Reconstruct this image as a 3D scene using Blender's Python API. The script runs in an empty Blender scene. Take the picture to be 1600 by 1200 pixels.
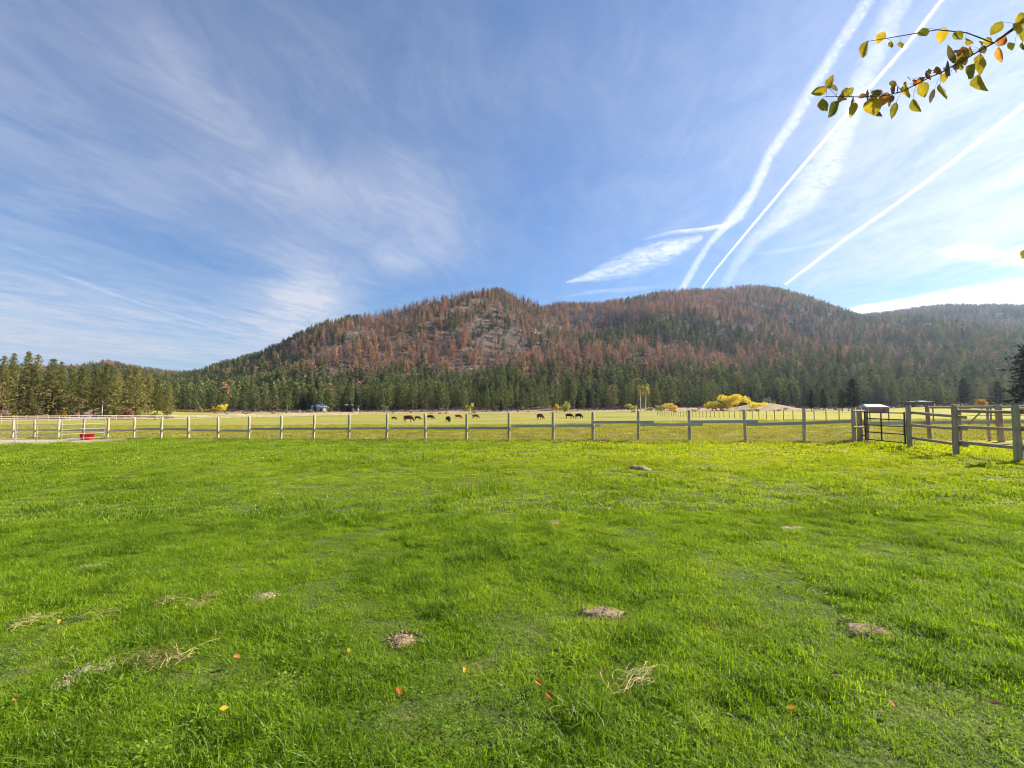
import bpy, bmesh, math, random
import numpy as np
from mathutils import Vector, Matrix, Euler
rnd = random.Random(7); rg = np.random.RandomState(11)
S = bpy.context.scene; COL = S.collection
# ------------------------------------------------------------------ camera, light, exposure
F, EYE = 733.0, 1.6                      # focal length in pixels of a 1600 wide frame, eye height
PITCH = math.atan(38 / F)
cam = bpy.data.cameras.new('camera'); cam.sensor_width = 36; cam.lens = 36 * F / 1600
cam.clip_start = .05; cam.clip_end = 200000
camo = bpy.data.objects.new('camera', cam); COL.objects.link(camo)
camo.location = (0, 0, EYE); camo.rotation_euler = (math.pi / 2 + PITCH, 0, 0); S.camera = camo
SUN_AZ, SUN_EL = math.radians(67), math.radians(31)
SUN = Vector((math.sin(SUN_AZ) * math.cos(SUN_EL), math.cos(SUN_AZ) * math.cos(SUN_EL), math.sin(SUN_EL)))
sl = bpy.data.lights.new('sun', 'SUN'); sl.energy = 5.0; sl.angle = math.radians(.53); sl.color = (1, .94, .85)
slo = bpy.data.objects.new('sun', sl); COL.objects.link(slo)
slo.rotation_euler = SUN.to_track_quat('Z', 'Y').to_euler(); slo.location = (60, 30, 60)
vs = S.view_settings; vs.view_transform = 'Standard'; vs.look = 'None'; vs.gamma = 1; vs.use_curve_mapping = False
vs.exposure = 1.25
S.render.engine = 'CYCLES'; cy = S.cycles
cy.use_denoising = True; cy.denoiser = 'OPENIMAGEDENOISE'; cy.denoising_prefilter = 'ACCURATE'; cy.pixel_filter_type = 'BLACKMAN_HARRIS'; cy.filter_width = 1.1
cy.max_bounces = 6; cy.diffuse_bounces = 3; cy.glossy_bounces = 2; cy.transmission_bounces = 3
cy.volume_bounces = 0; cy.transparent_max_bounces = 16; cy.caustics_reflective = False; cy.caustics_refractive = False

def slope(row):                          # height gained per metre of depth for a picture row
    d = (600 - row) / F
    return (math.sin(PITCH) + d * math.cos(PITCH)) / (math.cos(PITCH) - d * math.sin(PITCH))
def at(px, py, Y):
    d = (600 - py) / F
    k = Y / (math.cos(PITCH) - d * math.sin(PITCH))
    return Vector(((px - 800) / F * k, Y, EYE + (math.sin(PITCH) + d * math.cos(PITCH)) * k))
def direction(px, py):
    return Vector(((px - 800) / F, math.cos(PITCH) - (600 - py) / F * math.sin(PITCH),
                   math.sin(PITCH) + (600 - py) / F * math.cos(PITCH))).normalized()

# ------------------------------------------------------------------ node helper
class NT:
    def __init__(s, nt): s.nt = nt; s.n = nt.nodes; s.l = nt.links
    def node(s, t, **kw):
        x = s.n.new(t)
        for k, v in kw.items(): setattr(x, k, v)
        return x
    def put(s, sock, v):
        if v is None: return
        if hasattr(v, 'is_output'): s.l.new(v, sock)
        else:
            if sock.type == 'RGBA' and len(v) == 3: v = (*v, 1)
            sock.default_value = v
    def m(s, op, a, b=None, c=None, clamp=False):
        x = s.node('ShaderNodeMath', operation=op, use_clamp=clamp)
        for i, v in enumerate((a, b, c)): s.put(x.inputs[i], v)
        return x.outputs[0]
    def v(s, op, a, b=None):
        x = s.node('ShaderNodeVectorMath', operation=op); s.put(x.inputs[0], a); s.put(x.inputs[1], b)
        return x.outputs['Value'] if op in ('DOT_PRODUCT', 'LENGTH', 'DISTANCE') else x.outputs[0]
    def noise(s, vec, scale, detail=4, rough=.55, dist=0):
        x = s.node('ShaderNodeTexNoise'); s.put(x.inputs['Vector'], vec)
        x.inputs['Scale'].default_value = scale; x.inputs['Detail'].default_value = detail
        x.inputs['Roughness'].default_value = rough; x.inputs['Distortion'].default_value = dist
        return x.outputs['Fac']
    def rng(s, v, a, b, c=0, d=1, smooth=True):
        x = s.node('ShaderNodeMapRange'); x.interpolation_type = 'SMOOTHSTEP' if smooth else 'LINEAR'
        for i, q in enumerate((v, a, b, c, d)): s.put(x.inputs[i], q)
        return x.outputs[0]
    def mix(s, f, a, b, mode='MIX'):
        x = s.node('ShaderNodeMix', data_type='RGBA', blend_type=mode)
        s.put(x.inputs[0], f); s.put(x.inputs[6], a); s.put(x.inputs[7], b)
        return x.outputs[2]
    def ramp(s, v, stops):
        x = s.node('ShaderNodeValToRGB'); e = x.color_ramp.elements
        while len(e) < len(stops): e.new(.5)
        for i, (p, c) in enumerate(stops): e[i].position = p; e[i].color = (*c, 1)
        s.put(x.inputs[0], v); return x.outputs[0]
    def sep(s, v):
        x = s.node('ShaderNodeSeparateXYZ'); s.put(x.inputs[0], v); return x.outputs
    def comb(s, a, b, c):
        x = s.node('ShaderNodeCombineXYZ')
        for i, v in enumerate((a, b, c)): s.put(x.inputs[i], v)
        return x.outputs[0]
    def bump(s, h, strength, dist=.05):
        x = s.node('ShaderNodeBump'); s.put(x.inputs['Height'], h)
        x.inputs['Strength'].default_value = strength; x.inputs['Distance'].default_value = dist
        return x.outputs[0]
def material(name):
    m = bpy.data.materials.new(name); m.use_nodes = True; m.node_tree.nodes.clear(); return m, NT(m.node_tree)
def finish(t, shader, vol=None):
    o = t.node('ShaderNodeOutputMaterial')
    if shader is not None: t.l.new(shader, o.inputs[0])
    if vol is not None: t.l.new(vol, o.inputs[1])
def bsdf(t, col, rough=.85, normal=None, spec=.3, metal=0):
    b = t.node('ShaderNodeBsdfPrincipled'); t.put(b.inputs['Base Color'], col); t.put(b.inputs['Roughness'], rough)
    b.inputs['Specular IOR Level'].default_value = spec; b.inputs['Metallic'].default_value = metal
    if normal is not None: t.l.new(normal, b.inputs['Normal'])
    return b.outputs[0]
def leafy(t, col, trans, tcol=None, rough=.6, gloss=.0):   # thin foliage: diffuse and translucent
    d = t.node('ShaderNodeBsdfDiffuse'); t.put(d.inputs[0], col)
    tr = t.node('ShaderNodeBsdfTranslucent'); t.put(tr.inputs[0], tcol if tcol is not None else col)
    x = t.node('ShaderNodeMixShader'); x.inputs[0].default_value = trans
    t.l.new(d.outputs[0], x.inputs[1]); t.l.new(tr.outputs[0], x.inputs[2]); o = x.outputs[0]
    if gloss:
        g = t.node('ShaderNodeBsdfGlossy'); g.inputs['Roughness'].default_value = rough
        y = t.node('ShaderNodeMixShader'); y.inputs[0].default_value = gloss
        t.l.new(o, y.inputs[1]); t.l.new(g.outputs[0], y.inputs[2]); o = y.outputs[0]
    return o

# ------------------------------------------------------------------ world: daylight sky with thin cirrus
W = bpy.data.worlds.new('World'); S.world = W; W.use_nodes = True; W.node_tree.nodes.clear(); t = NT(W.node_tree)
sky = t.node('ShaderNodeTexSky', sky_type='NISHITA'); sky.sun_disc = False
sky.sun_elevation = SUN_EL; sky.sun_rotation = SUN_AZ; sky.altitude = 700; sky.air_density = 1.25; sky.dust_density = 0.0; sky.ozone_density = 2.2
D = t.v('NORMALIZE', t.node('ShaderNodeTexCoord').outputs['Generated'])
dx, dy, dz = t.sep(D)[:]
az = t.m('ARCTAN2', dx, dy); el = t.m('ARCSINE', dz)
zz = t.m('MAXIMUM', dz, .03)
P = t.comb(t.m('DIVIDE', dx, zz), t.m('DIVIDE', dy, zz), 0)
a0 = math.atan2(100, F)                  # the high wind's direction, along which cirrus and contrails run
u = t.v('DOT_PRODUCT', P, (math.cos(a0), -math.sin(a0), 0)); w = t.v('DOT_PRODUCT', P, (math.sin(a0), math.cos(a0), 0))
st = t.comb(t.m('MULTIPLY', u, 1.0), t.m('MULTIPLY', w, .38), 0)
n1 = t.noise(st, 1.1, 8, .62, .6); n2 = t.noise(t.comb(u, t.m('MULTIPLY', w, .45), 3.3), 4.2, 9, .68, 1.1)
n3 = t.noise(st, .45, 3, .5, .3)
BL = [(300,150,120,45,.22,.6),(430,230,100,36,.18,.5),(400,285,150,30,.16,-.15),(650,320,110,75,.52,.2),(640,405,60,22,.42,-.1),(470,400,60,70,.22,.4),(230,330,200,30,.05,.1),
      (150,525,300,48,.70,.02),(470,480,60,40,.35,-.3),(470,480,70,50,.5,-.3),(1500,170,260,120,.36,-.2),(1640,290,150,90,.6,-.2),(1180,170,230,130,.22,-.4),
      (760,130,260,60,.14,0),(-250,400,240,250,.30,0),(1300,330,160,70,.2,-.5),(1340,412,300,26,.14,-.1),(560,560,500,18,.25,0)]
tot = None
for (px, py, wx, wy, amp, tilt) in BL:
    d = direction(px, py); A = math.atan2(d.x, d.y); E = math.asin(d.z); ct, s_ = math.cos(tilt), math.sin(tilt)
    da = t.m('SUBTRACT', az, A); de = t.m('SUBTRACT', el, E)
    p = t.m('DIVIDE', t.m('SUBTRACT', t.m('MULTIPLY', da, ct), t.m('MULTIPLY', de, s_)), wx / F)
    q = t.m('DIVIDE', t.m('ADD', t.m('MULTIPLY', da, s_), t.m('MULTIPLY', de, ct)), wy / F)
    g = t.m('EXPONENT', t.m('MULTIPLY', t.m('ADD', t.m('MULTIPLY', p, p), t.m('MULTIPLY', q, q)), -1.0))
    g = t.m('MULTIPLY', g, amp); tot = g if tot is None else t.m('ADD', tot, g)
sd = t.m('MAXIMUM', t.v('DOT_PRODUCT', D, tuple(SUN)), 0)
aure = t.m('POWER', sd, 7)               # thin cloud scatters more light near the sun
tot = t.m('ADD', t.m('ADD', tot, .22), t.m('MULTIPLY', aure, .26))
tex = t.m('ADD', t.m('MULTIPLY', t.rng(n1, .32, .68), .55), t.m('MULTIPLY', t.rng(n2, .34, .70), .55))
tex = t.m('MULTIPLY', tex, t.rng(n3, .25, .65, .6, 1.15))
fac = t.m('MULTIPLY', tot, t.m('ADD', t.m('MULTIPLY', tex, .62), .40), clamp=True)
skyc = t.mix(1, sky.outputs[0], (.41, .79, 1.20), 'MULTIPLY')
bright = t.m('ADD', 6.0, t.m('MULTIPLY', aure, 2.0))
cc = t.v('SCALE', (1.0, 1.06, 1.2)); cc.node.inputs[3].default_value = 1; t.l.new(bright, cc.node.inputs[3])
up = t.rng(dz, -.02, .01)
c = t.mix(t.m('MULTIPLY', fac, up), skyc, cc)
bg = t.node('ShaderNodeBackground'); t.l.new(c, bg.inputs[0]); bg.inputs[1].default_value = .05
wo = t.node('ShaderNodeOutputWorld'); t.l.new(bg.outputs[0], wo.inputs[0])
W.cycles.sampling_method = 'MANUAL'; W.cycles.sample_map_resolution = 1024

# ------------------------------------------------------------------ mesh helpers
def new_mesh(name, V, Fc, mats=(), smooth=False, midx=None):
    me = bpy.data.meshes.new(name); me.from_pydata([tuple(v) for v in V], [], Fc)
    for m in mats: me.materials.append(m)
    if midx is not None: me.polygons.foreach_set('material_index', midx)
    if smooth: me.polygons.foreach_set('use_smooth', [True] * len(me.polygons))
    me.update(); return me
def fast_mesh(name, V, Q, mats=(), smooth=False, k=4):       # numpy arrays, all faces with k corners
    me = bpy.data.meshes.new(name); V = np.asarray(V, dtype=np.float32); Q = np.asarray(Q, dtype=np.int32)
    me.vertices.add(len(V)); me.vertices.foreach_set('co', V.ravel())
    me.loops.add(Q.size); me.loops.foreach_set('vertex_index', Q.ravel())
    me.polygons.add(len(Q)); me.polygons.foreach_set('loop_start', np.arange(0, Q.size, k, dtype=np.int32))
    for m in mats: me.materials.append(m)
    me.update(calc_edges=True)
    if smooth: me.polygons.foreach_set('use_smooth', [True] * len(Q))
    return me
def link(name, me, parent=None, loc=(0, 0, 0), rot=(0, 0, 0), **props):
    o = bpy.data.objects.new(name, me); COL.objects.link(o); o.location = loc; o.rotation_euler = rot
    if parent is not None: o.parent = parent
    for k, v in props.items(): o[k] = v
    return o
def thing(name, label, cat, loc=(0, 0, 0), rz=0, group=None):
    o = link(name, None, None, loc, (0, 0, rz)); o['label'] = label; o['category'] = cat
    if group: o['group'] = group
    return o
def copy_tree(o, parent=None):
    c = o.copy(); COL.objects.link(c); c.parent = parent
    for ch in list(o.children): copy_tree(ch, c)
    return c
class MB:
    def __init__(s): s.V = []; s.F = []
    def box(s, c, size, M=None):
        b = len(s.V); x, y, z = [q / 2 for q in size]
        for sx in (-1, 1):
            for sy in (-1, 1):
                for sz in (-1, 1):
                    v = Vector((sx * x, sy * y, sz * z)); v = (M @ v) if M else v; s.V.append(Vector(c) + v)
        s.F += [(b, b+1, b+3, b+2), (b+4, b+6, b+7, b+5), (b, b+4, b+5, b+1), (b+2, b+3, b+7, b+6), (b, b+2, b+6, b+4), (b+1, b+5, b+7, b+3)]
    def tube(s, pts, rad, n=8, cap=True):
        pts = [Vector(p) for p in pts]; rad = rad if isinstance(rad, (list, tuple)) else [rad] * len(pts); b = len(s.V)
        for i, p in enumerate(pts):
            d = (pts[min(i + 1, len(pts) - 1)] - pts[max(i - 1, 0)]).normalized()
            a = d.cross(Vector((0, 0, 1)) if abs(d.z) < .9 else Vector((1, 0, 0))).normalized(); c = d.cross(a)
            for k in range(n):
                th = 2 * math.pi * k / n; s.V.append(p + (a * math.cos(th) + c * math.sin(th)) * rad[i])
        for i in range(len(pts) - 1):
            for k in range(n):
                s.F.append((b + i*n + k, b + i*n + (k+1) % n, b + (i+1)*n + (k+1) % n, b + (i+1)*n + k))
        if cap:
            s.F.append(tuple(b + k for k in reversed(range(n)))); e = b + (len(pts) - 1) * n; s.F.append(tuple(e + k for k in range(n)))
    def mesh(s, name, mat, smooth=False): return new_mesh(name, s.V, s.F, [mat], smooth)
# smooth value noise on numpy arrays
_T = rg.rand(256, 256)
def vnoise(x, y):
    xi = np.floor(x).astype(int); yi = np.floor(y).astype(int); fx = x - xi; fy = y - yi
    fx = fx * fx * (3 - 2 * fx); fy = fy * fy * (3 - 2 * fy)
    g = lambda a, b: _T[a & 255, b & 255]
    return (g(xi, yi) * (1 - fx) + g(xi+1, yi) * fx) * (1 - fy) + (g(xi, yi+1) * (1 - fx) + g(xi+1, yi+1) * fx) * fy
def fbm(x, y, o=4):
    r = 0; a = .5
    for i in range(o): r = r + a * vnoise(x * 2**i + 17.3 * i, y * 2**i + 5.1 * i); a /= 2
    return r / (1 - .5**o)
def sst(x, a, b):
    q = np.clip((x - a) / (b - a), 0, 1); return q * q * (3 - 2 * q)

# ------------------------------------------------------------------ terrain height
COLS = np.array([-1500, -600, 100, 300, 700, 1200, 1600, 2300, 3500.])
YL = np.array([60, 90, 125, 160, 220, 300, 345.])
ROWS = np.array([[667,660,656,651,643,636,632],[667,660,656,651,643,636,632],[666,661,656.5,653.5,650,645,642.5],[666,661,657,653.5,648.5,644.5,642],
                 [666,661.5,656,652.5,648,643,640.8],[658.5,653,650,647.5,644,640,637.5],[657,651.5,648,644,640,637,634],
                 [657,652,648,643,638,634,631],[657,652,648,643,638,634,631]])
RIDGES = [  # (distance, [(column, row) of the bare ridge])
 (1000, [(-1500,640),(0,636),(150,612),(230,598),(300,588),(400,557),(450,532),(500,507),(545,498),(600,491),(650,475),(700,464),(735,459),(765,459),(795,461),(830,472),(870,483),(950,512),(1050,550),(1150,588),(1300,620),(3500,636)]),
 (1350, [(-1500,640),(500,636),(600,600),(700,545),(800,500),(870,482),(900,481),(950,474),(1000,466),(1030,459),(1080,455),(1130,454),(1180,450),(1220,455),(1260,467),(1290,479),(1320,492),(1400,520),(1600,562),(1800,600),(3500,632)]),
 (1700, [(-1500,640),(900,610),(1100,540),(1250,506),(1320,495),(1400,492),(1450,486),(1500,484),(1600,486),(1800,476),(3500,490)]),
 (1600, [(-1500,575),(-600,566),(-100,569),(60,578),(100,576),(165,571),(215,579),(260,587),(400,595),(600,606),(800,632),(3500,638)])]
_sl = np.vectorize(slope)
SL_TAB = _sl(ROWS)
def H(X, Y):
    X = np.asarray(X, float); Y = np.asarray(Y, float)
    near = .015 * np.clip(X, -45, 45) - .002 * Y + .05 * (fbm(X * .45 + 9, Y * .45 + 4, 3) - .5)
    Yc = np.maximum(Y, 30.); px = 800 + F * (X / Yc) / math.cos(PITCH)
    pc = np.clip(px, COLS[0], COLS[-1] - 1e-3); i = np.clip(np.searchsorted(COLS, pc, 'right') - 1, 0, len(COLS) - 2)
    f = (pc - COLS[i]) / (COLS[i+1] - COLS[i]); f = f * f * (3 - 2 * f)
    yc = np.clip(Y, 60, 344.9); j = np.clip(np.searchsorted(YL, yc, 'right') - 1, 0, len(YL) - 2); g = (yc - YL[j]) / (YL[j+1] - YL[j])
    hh = SL_TAB[i, j] * (YL[j]) * (1-f) * (1-g) + SL_TAB[i+1, j] * YL[j] * f * (1-g) + SL_TAB[i, j+1] * YL[j+1] * (1-f) * g + SL_TAB[i+1, j+1] * YL[j+1] * f * g + EYE
    hh = hh + .25 * (fbm(X * .05, Y * .05, 3) - .5)
    for (cx, cyy, sx, sy, a) in ((-222, 195, 42, 45, 15), (146, 272, 17, 11, 4.2), (104, 285, 30, 10, 1.7), (205, 238, 16, 10, 1.6), (265, 262, 40, 14, 1.5), (30, 300, 26, 8, 1.2), (-40, 312, 60, 9, .8)):
        hh = hh + a * np.exp(-((X - cx) / sx)**2 - ((Y - cyy) / sy)**2)
    h = near * (1 - sst(Y, 34, 60)) + hh * sst(Y, 34, 60)
    hill = np.zeros_like(h); t_all = np.zeros_like(h)
    for k, (Yk, pts) in enumerate(RIDGES):
        a = np.array(pts, float); R = np.interp(px, a[:, 0], a[:, 1]) + 2.5
        yk = Yk * (1 + .10 * (vnoise(px / 260. + k * 7, px * 0 + k) - .5))
        Hk = _sl(np.clip(R, 300, 700)) * yk; tt = (Y - 330) / (yk - 330)
        ff = np.where(tt < 1, np.sin(np.clip(tt, 0, 1) * math.pi / 2)**1.35 * .35 + np.clip(tt, 0, 1)**1.25 * .65, 1 - .9 * (tt - 1))
        hk = np.where(tt > 0, Hk * np.clip(ff, 0, 1), 0) 
        mid = np.clip(tt, 0, 1) * np.clip(1 - tt, 0, 1) * 4
        gul = 1 - np.abs(2 * fbm(X / 330 + k * 3.1 + .3 * np.sin(Y / 190.), Y / 900. + k, 4) - 1) * 2.2
        hk = hk + mid * (gul - .45) * 46 * np.clip(Hk / 250, 0, 1) + mid * 8 * (fbm(X / 60., Y / 60. + k, 3) - .5)
        hill = np.maximum(hill, hk)
    return h + np.maximum(hill, 0)
def h1(x, y): return float(H(np.array([x]), np.array([y]))[0])
def ground(px, py, lo=1.2, hi=345.0):    # first point of the ground that a picture position sees
    Ys = np.geomspace(lo, hi, 1500); d = (600 - py) / F; k = Ys / (math.cos(PITCH) - d * math.sin(PITCH))
    X = (px - 800) / F * k; Z = EYE + (math.sin(PITCH) + d * math.cos(PITCH)) * k
    b = np.nonzero(Z <= H(X, Ys))[0]; i = b[0] if len(b) else len(Ys) - 1
    return Vector((X[i], Ys[i], float(H(X[i:i+1], Ys[i:i+1])[0])))
def post_xy(px, Y): return ((px - 800) / F * math.cos(PITCH) * Y, Y)

# ------------------------------------------------------------------ materials
def noise_mat(name, stops, scale, rough=.9, stretch=(1, 1, 1), bump=.3, bd=.02, obj=True, detail=6):
    m, t = material(name); tc = t.node('ShaderNodeTexCoord').outputs['Object'] if obj else t.node('ShaderNodeNewGeometry').outputs['Position']
    v = t.v('MULTIPLY', tc, stretch); n = t.noise(v, scale, detail)
    n2 = t.noise(v, scale * .17, 3); c = t.ramp(t.m('ADD', t.m('MULTIPLY', n, .6), t.m('MULTIPLY', n2, .4)), stops)
    finish(t, bsdf(t, c, rough, t.bump(n, bump, bd))); return m
def wood(name, dark, mid, light, green=0.):
    m, t = material(name); tc = t.node('ShaderNodeTexCoord').outputs['Object']; oi = t.node('ShaderNodeObjectInfo').outputs['Random']
    off = t.comb(t.m('MULTIPLY', oi, 31.), t.m('MULTIPLY', oi, 17.), 0)
    v = t.v('ADD', t.v('MULTIPLY', tc, (14, 14, 1.6)), off); n = t.noise(v, 1.6, 7, .6, .4); n2 = t.noise(t.v('ADD', tc, off), 3.0, 4)
    c = t.ramp(t.m('ADD', t.m('MULTIPLY', n, .65), t.m('MULTIPLY', n2, .35)), [(.3, dark), (.5, mid), (.7, light)])
    if green: c = t.mix(t.m('MULTIPLY', t.rng(n2, .5, .65), green), c, (.13, .16, .07))
    c = t.mix(1, c, t.ramp(oi, [(0, (.8, .8, .8)), (1, (1.12, 1.1, 1.05))]), 'MULTIPLY')
    finish(t, bsdf(t, c, .85, t.bump(n, .5, .01))); return m
M = {}
M['post'] = wood('weathered_post_wood', (.32, .235, .145), (.54, .42, .28), (.70, .58, .42))
M['board'] = wood('grey_board_wood', (.38, .32, .27), (.55, .48, .41), (.67, .60, .53))
M['rail'] = wood('treated_rail_wood', (.22, .165, .095), (.45, .345, .21), (.62, .50, .34), .2)
M['pale'] = wood('pale_board_wood', (.30, .235, .17), (.41, .33, .25), (.50, .42, .33))
M['oldpost'] = wood('old_grey_post_wood', (.10, .085, .07), (.17, .145, .12), (.25, .22, .19))
M['brace'] = wood('reddish_post_wood', (.22, .14, .10), (.40, .28, .21), (.54, .41, .32))
M['wire'] = noise_mat('galvanised_wire', [(.3, (.18, .18, .18)), (.7, (.34, .34, .34))], 3, .5)
M['pipe'] = noise_mat('white_pipe_paint', [(.3, (.30, .29, .27)), (.7, (.46, .45, .42))], 6, .5, bump=.05)
M['black'] = noise_mat('dark_gate_paint', [(.3, (.015, .018, .018)), (.7, (.035, .04, .038))], 8, .45, bump=.05)
M['red'] = noise_mat('red_tub_plastic', [(.3, (.48, .02, .02)), (.7, (.66, .035, .03))], 4, .5, bump=.05)
M['rubber'] = noise_mat('inside_tub_dark', [(.3, (.22, .012, .012)), (.7, (.34, .02, .02))], 4, .6, bump=.05)
M['redwall'] = noise_mat('faded_red_barn_boards', [(.3, (.26, .07, .055)), (.7, (.40, .13, .10))], .8, .9, stretch=(6, 6, .5))
M['brownwall'] = noise_mat('dark_brown_boards', [(.3, (.05, .035, .03)), (.7, (.11, .08, .06))], .8, .9, stretch=(6, 6, .5))
M['whiteroof'] = noise_mat('pale_metal_roof', [(.3, (.42, .43, .45)), (.7, (.60, .61, .63))], .6, .5, bump=.05)
M['palewall'] = noise_mat('pale_siding', [(.3, (.30, .30, .30)), (.7, (.46, .45, .43))], .8, .8, stretch=(1, 1, 6))
M['glass'] = noise_mat('dark_window_glass', [(.3, (.02, .025, .03)), (.7, (.05, .06, .07))], 1, .15, bump=0)
M['bark'] = noise_mat('pine_bark', [(.3, (.10, .06, .04)), (.5, (.20, .125, .085)), (.7, (.30, .19, .13))], 3, .95, stretch=(1, 1, .3), bump=.8, bd=.05)
M['greybark'] = noise_mat('grey_bark', [(.3, (.13, .11, .09)), (.7, (.28, .25, .22))], 4, .95, stretch=(1, 1, .4), bump=.8, bd=.05)
M['whitebark'] = noise_mat('white_aspen_bark', [(.3, (.25, .22, .19)), (.42, (.68, .66, .60)), (.7, (.80, .78, .73))], 1.2, .8, stretch=(1, 1, 2))
M['twig'] = noise_mat('dark_twig_bark', [(.3, (.045, .025, .02)), (.7, (.12, .07, .05))], 60, .8)
M['soil'] = noise_mat('dry_pale_soil', [(.25, (.20, .145, .085)), (.5, (.42, .335, .215)), (.75, (.60, .50, .35))], 22, 1, bump=1, bd=.02)
M['brownsoil'] = noise_mat('brown_soil', [(.25, (.12, .08, .04)), (.5, (.28, .195, .11)), (.75, (.42, .31, .18))], 22, 1, bump=1, bd=.02)
M['straw'] = noise_mat('dead_straw', [(.3, (.34, .26, .08)), (.7, (.55, .45, .18))], 9, .8, bump=.1)
M['clod'] = noise_mat('soil_crumb', [(.3, (.20, .14, .085)), (.7, (.42, .33, .22))], 40, 1, bump=.5)
def needles(name, a, b, c, trans=.22, gloss=0.):
    m, t = material(name); oi = t.node('ShaderNodeObjectInfo').outputs['Random']
    pos = t.node('ShaderNodeNewGeometry').outputs['Position']; n = t.noise(pos, .9, 3); n2 = t.noise(pos, .012, 3)
    f = t.m('ADD', t.m('ADD', t.m('MULTIPLY', oi, .45), t.m('MULTIPLY', n, .35)), t.m('MULTIPLY', n2, .3))
    col = t.ramp(f, [(.25, a), (.52, b), (.8, c)])
    finish(t, leafy(t, col, trans)); return m
M['pine'] = needles('green_pine_needles', (.080, .100, .032), (.155, .175, .052), (.26, .26, .080))
M['pinegold'] = needles('olive_pine_needles', (.11, .115, .032), (.215, .20, .055), (.34, .30, .09), .35)
M['pinedark'] = needles('dark_pine_needles', (.052, .070, .026), (.10, .122, .042), (.175, .195, .066))
M['pinedeep'] = needles('darkest_pine_needles', (.012, .018, .009), (.024, .033, .015), (.05, .062, .028))  # darkest needle tone, for the pines that stand out before the treeline
M['dead'] = needles('rust_brown_needles', (.20, .122, .075), (.37, .215, .125), (.56, .33, .18))
M['grey'] = needles('bare_grey_twigs', (.085, .07, .062), (.15, .125, .11), (.23, .195, .17))
M['gold'] = needles('golden_autumn_leaves', (.62, .46, .03), (.80, .64, .05), (.88, .76, .10), .5)
M['orange'] = needles('orange_autumn_leaves', (.55, .32, .04), (.76, .47, .05), (.82, .58, .09), .4)
M['lime'] = needles('yellow_green_leaves', (.26, .28, .04), (.42, .42, .06), (.58, .54, .10), .4)
M['sage'] = needles('pale_green_leaves', (.17, .19, .08), (.26, .27, .11), (.36, .35, .15), .35)
M['rust'] = needles('rust_shrub_leaves', (.22, .11, .06), (.34, .17, .09), (.45, .26, .13), .35)
def grass_mat(name, cols, yellow, trans=.5, dry=.26):
    m, t = material(name); pos = t.node('ShaderNodeNewGeometry').outputs['Position']; p2 = t.v('MULTIPLY', pos, (1, 1, 0))
    x, y, z = t.sep(pos)[:]
    big = t.noise(p2, .22, 4, .6); mid = t.noise(p2, 1.6, 6, .7); fine = t.noise(pos, 30, 3); oi = t.node('ShaderNodeObjectInfo').outputs['Random']
    f = t.m('ADD', t.m('ADD', t.m('MULTIPLY', big, .40), t.m('MULTIPLY', mid, .32)), t.m('ADD', t.m('MULTIPLY', fine, .22), t.m('MULTIPLY', oi, .10)))
    col = t.ramp(f, [(.36, cols[0]), (.50, cols[1]), (.60, cols[2]), (.70, cols[3])])
    far = t.rng(y, 2.5, 16); right = t.rng(x, -7, 10)
    backglow = t.m('MULTIPLY', t.m('MULTIPLY', far, t.m('ADD', t.m('MULTIPLY', right, .75), .25)), yellow)
    col = t.mix(backglow, col, (.44, .44, .008))  # backlit yellow glow towards the far right, put into the blade colour
    col = t.mix(t.m('MULTIPLY', t.rng(t.noise(p2, .9, 5, .65), .60, .72), .45), col, (.36, .29, .09))
    dr = t.m('MULTIPLY', t.rng(t.noise(pos, 90, 1), .64, .70), dry * 3)
    col = t.mix(dr, col, (.42, .36, .16))
    tc = t.mix(1, col, (1.3, 1.3, .6), 'MULTIPLY')
    finish(t, leafy(t, col, trans, tc, .5, .018)); return m
M['grass'] = grass_mat('lawn_grass', [(.095, .165, .005), (.200, .320, .006), (.300, .405, .010), (.47, .48, .03)], .85)
M['grassdark'] = grass_mat('lush_dark_grass', [(.075, .135, .006), (.140, .235, .008), (.20, .31, .010), (.28, .37, .02)], .5, dry=.03)
M['drygrass'] = needles('dry_tall_grass', (.26, .22, .09), (.38, .31, .13), (.52, .43, .20), .4)
M['fieldgrass'] = needles('field_grass_blades', (.24, .24, .03), (.36, .33, .05), (.48, .42, .08), .4)
def cow_mat(name, a, b):
    return noise_mat(name, [(.3, a), (.7, b)], 1.2, .8, bump=.1)
M['cowred'] = cow_mat('red_brown_hide', (.24, .062, .025), (.38, .11, .045))
M['cowbrown'] = cow_mat('dark_brown_hide', (.10, .034, .018), (.19, .066, .034))
M['cowblack'] = cow_mat('black_hide', (.012, .010, .010), (.03, .024, .022))

# ------------------------------------------------------------------ ground sheets
FA, FB = Vector((*post_xy(170, 32.0),)), Vector((*post_xy(1255, 19.7),))       # the wire fence line
FDIR = (FB - FA).normalized(); FN = Vector((-FDIR.y, FDIR.x))                    # FN points to the field
def fence_side(X, Y): return (X - FA.x) * FN.x + (Y - FA.y) * FN.y               # >0 beyond the fence
BARE = []                                                                        # (x, y, radius) kept free of grass
m, t = material('lawn_soil'); pos = t.node('ShaderNodeNewGeometry').outputs['Position']; x, y, z = t.sep(pos)[:]
n = t.noise(pos, 2.2, 5); nf = t.noise(pos, 30, 4)
c = t.ramp(t.m('ADD', t.m('MULTIPLY', n, .5), t.m('MULTIPLY', nf, .5)), [(.35, (.035, .050, .008)), (.5, (.065, .095, .010)), (.62, (.12, .13, .025)), (.72, (.26, .20, .10))])
bx = t.m('MULTIPLY', t.rng(t.m('ADD', x, t.m('MULTIPLY', n, 5)), -21, -25), t.rng(t.m('ADD', y, t.m('MULTIPLY', n, 2.5)), 27.2, 28.4))
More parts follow.
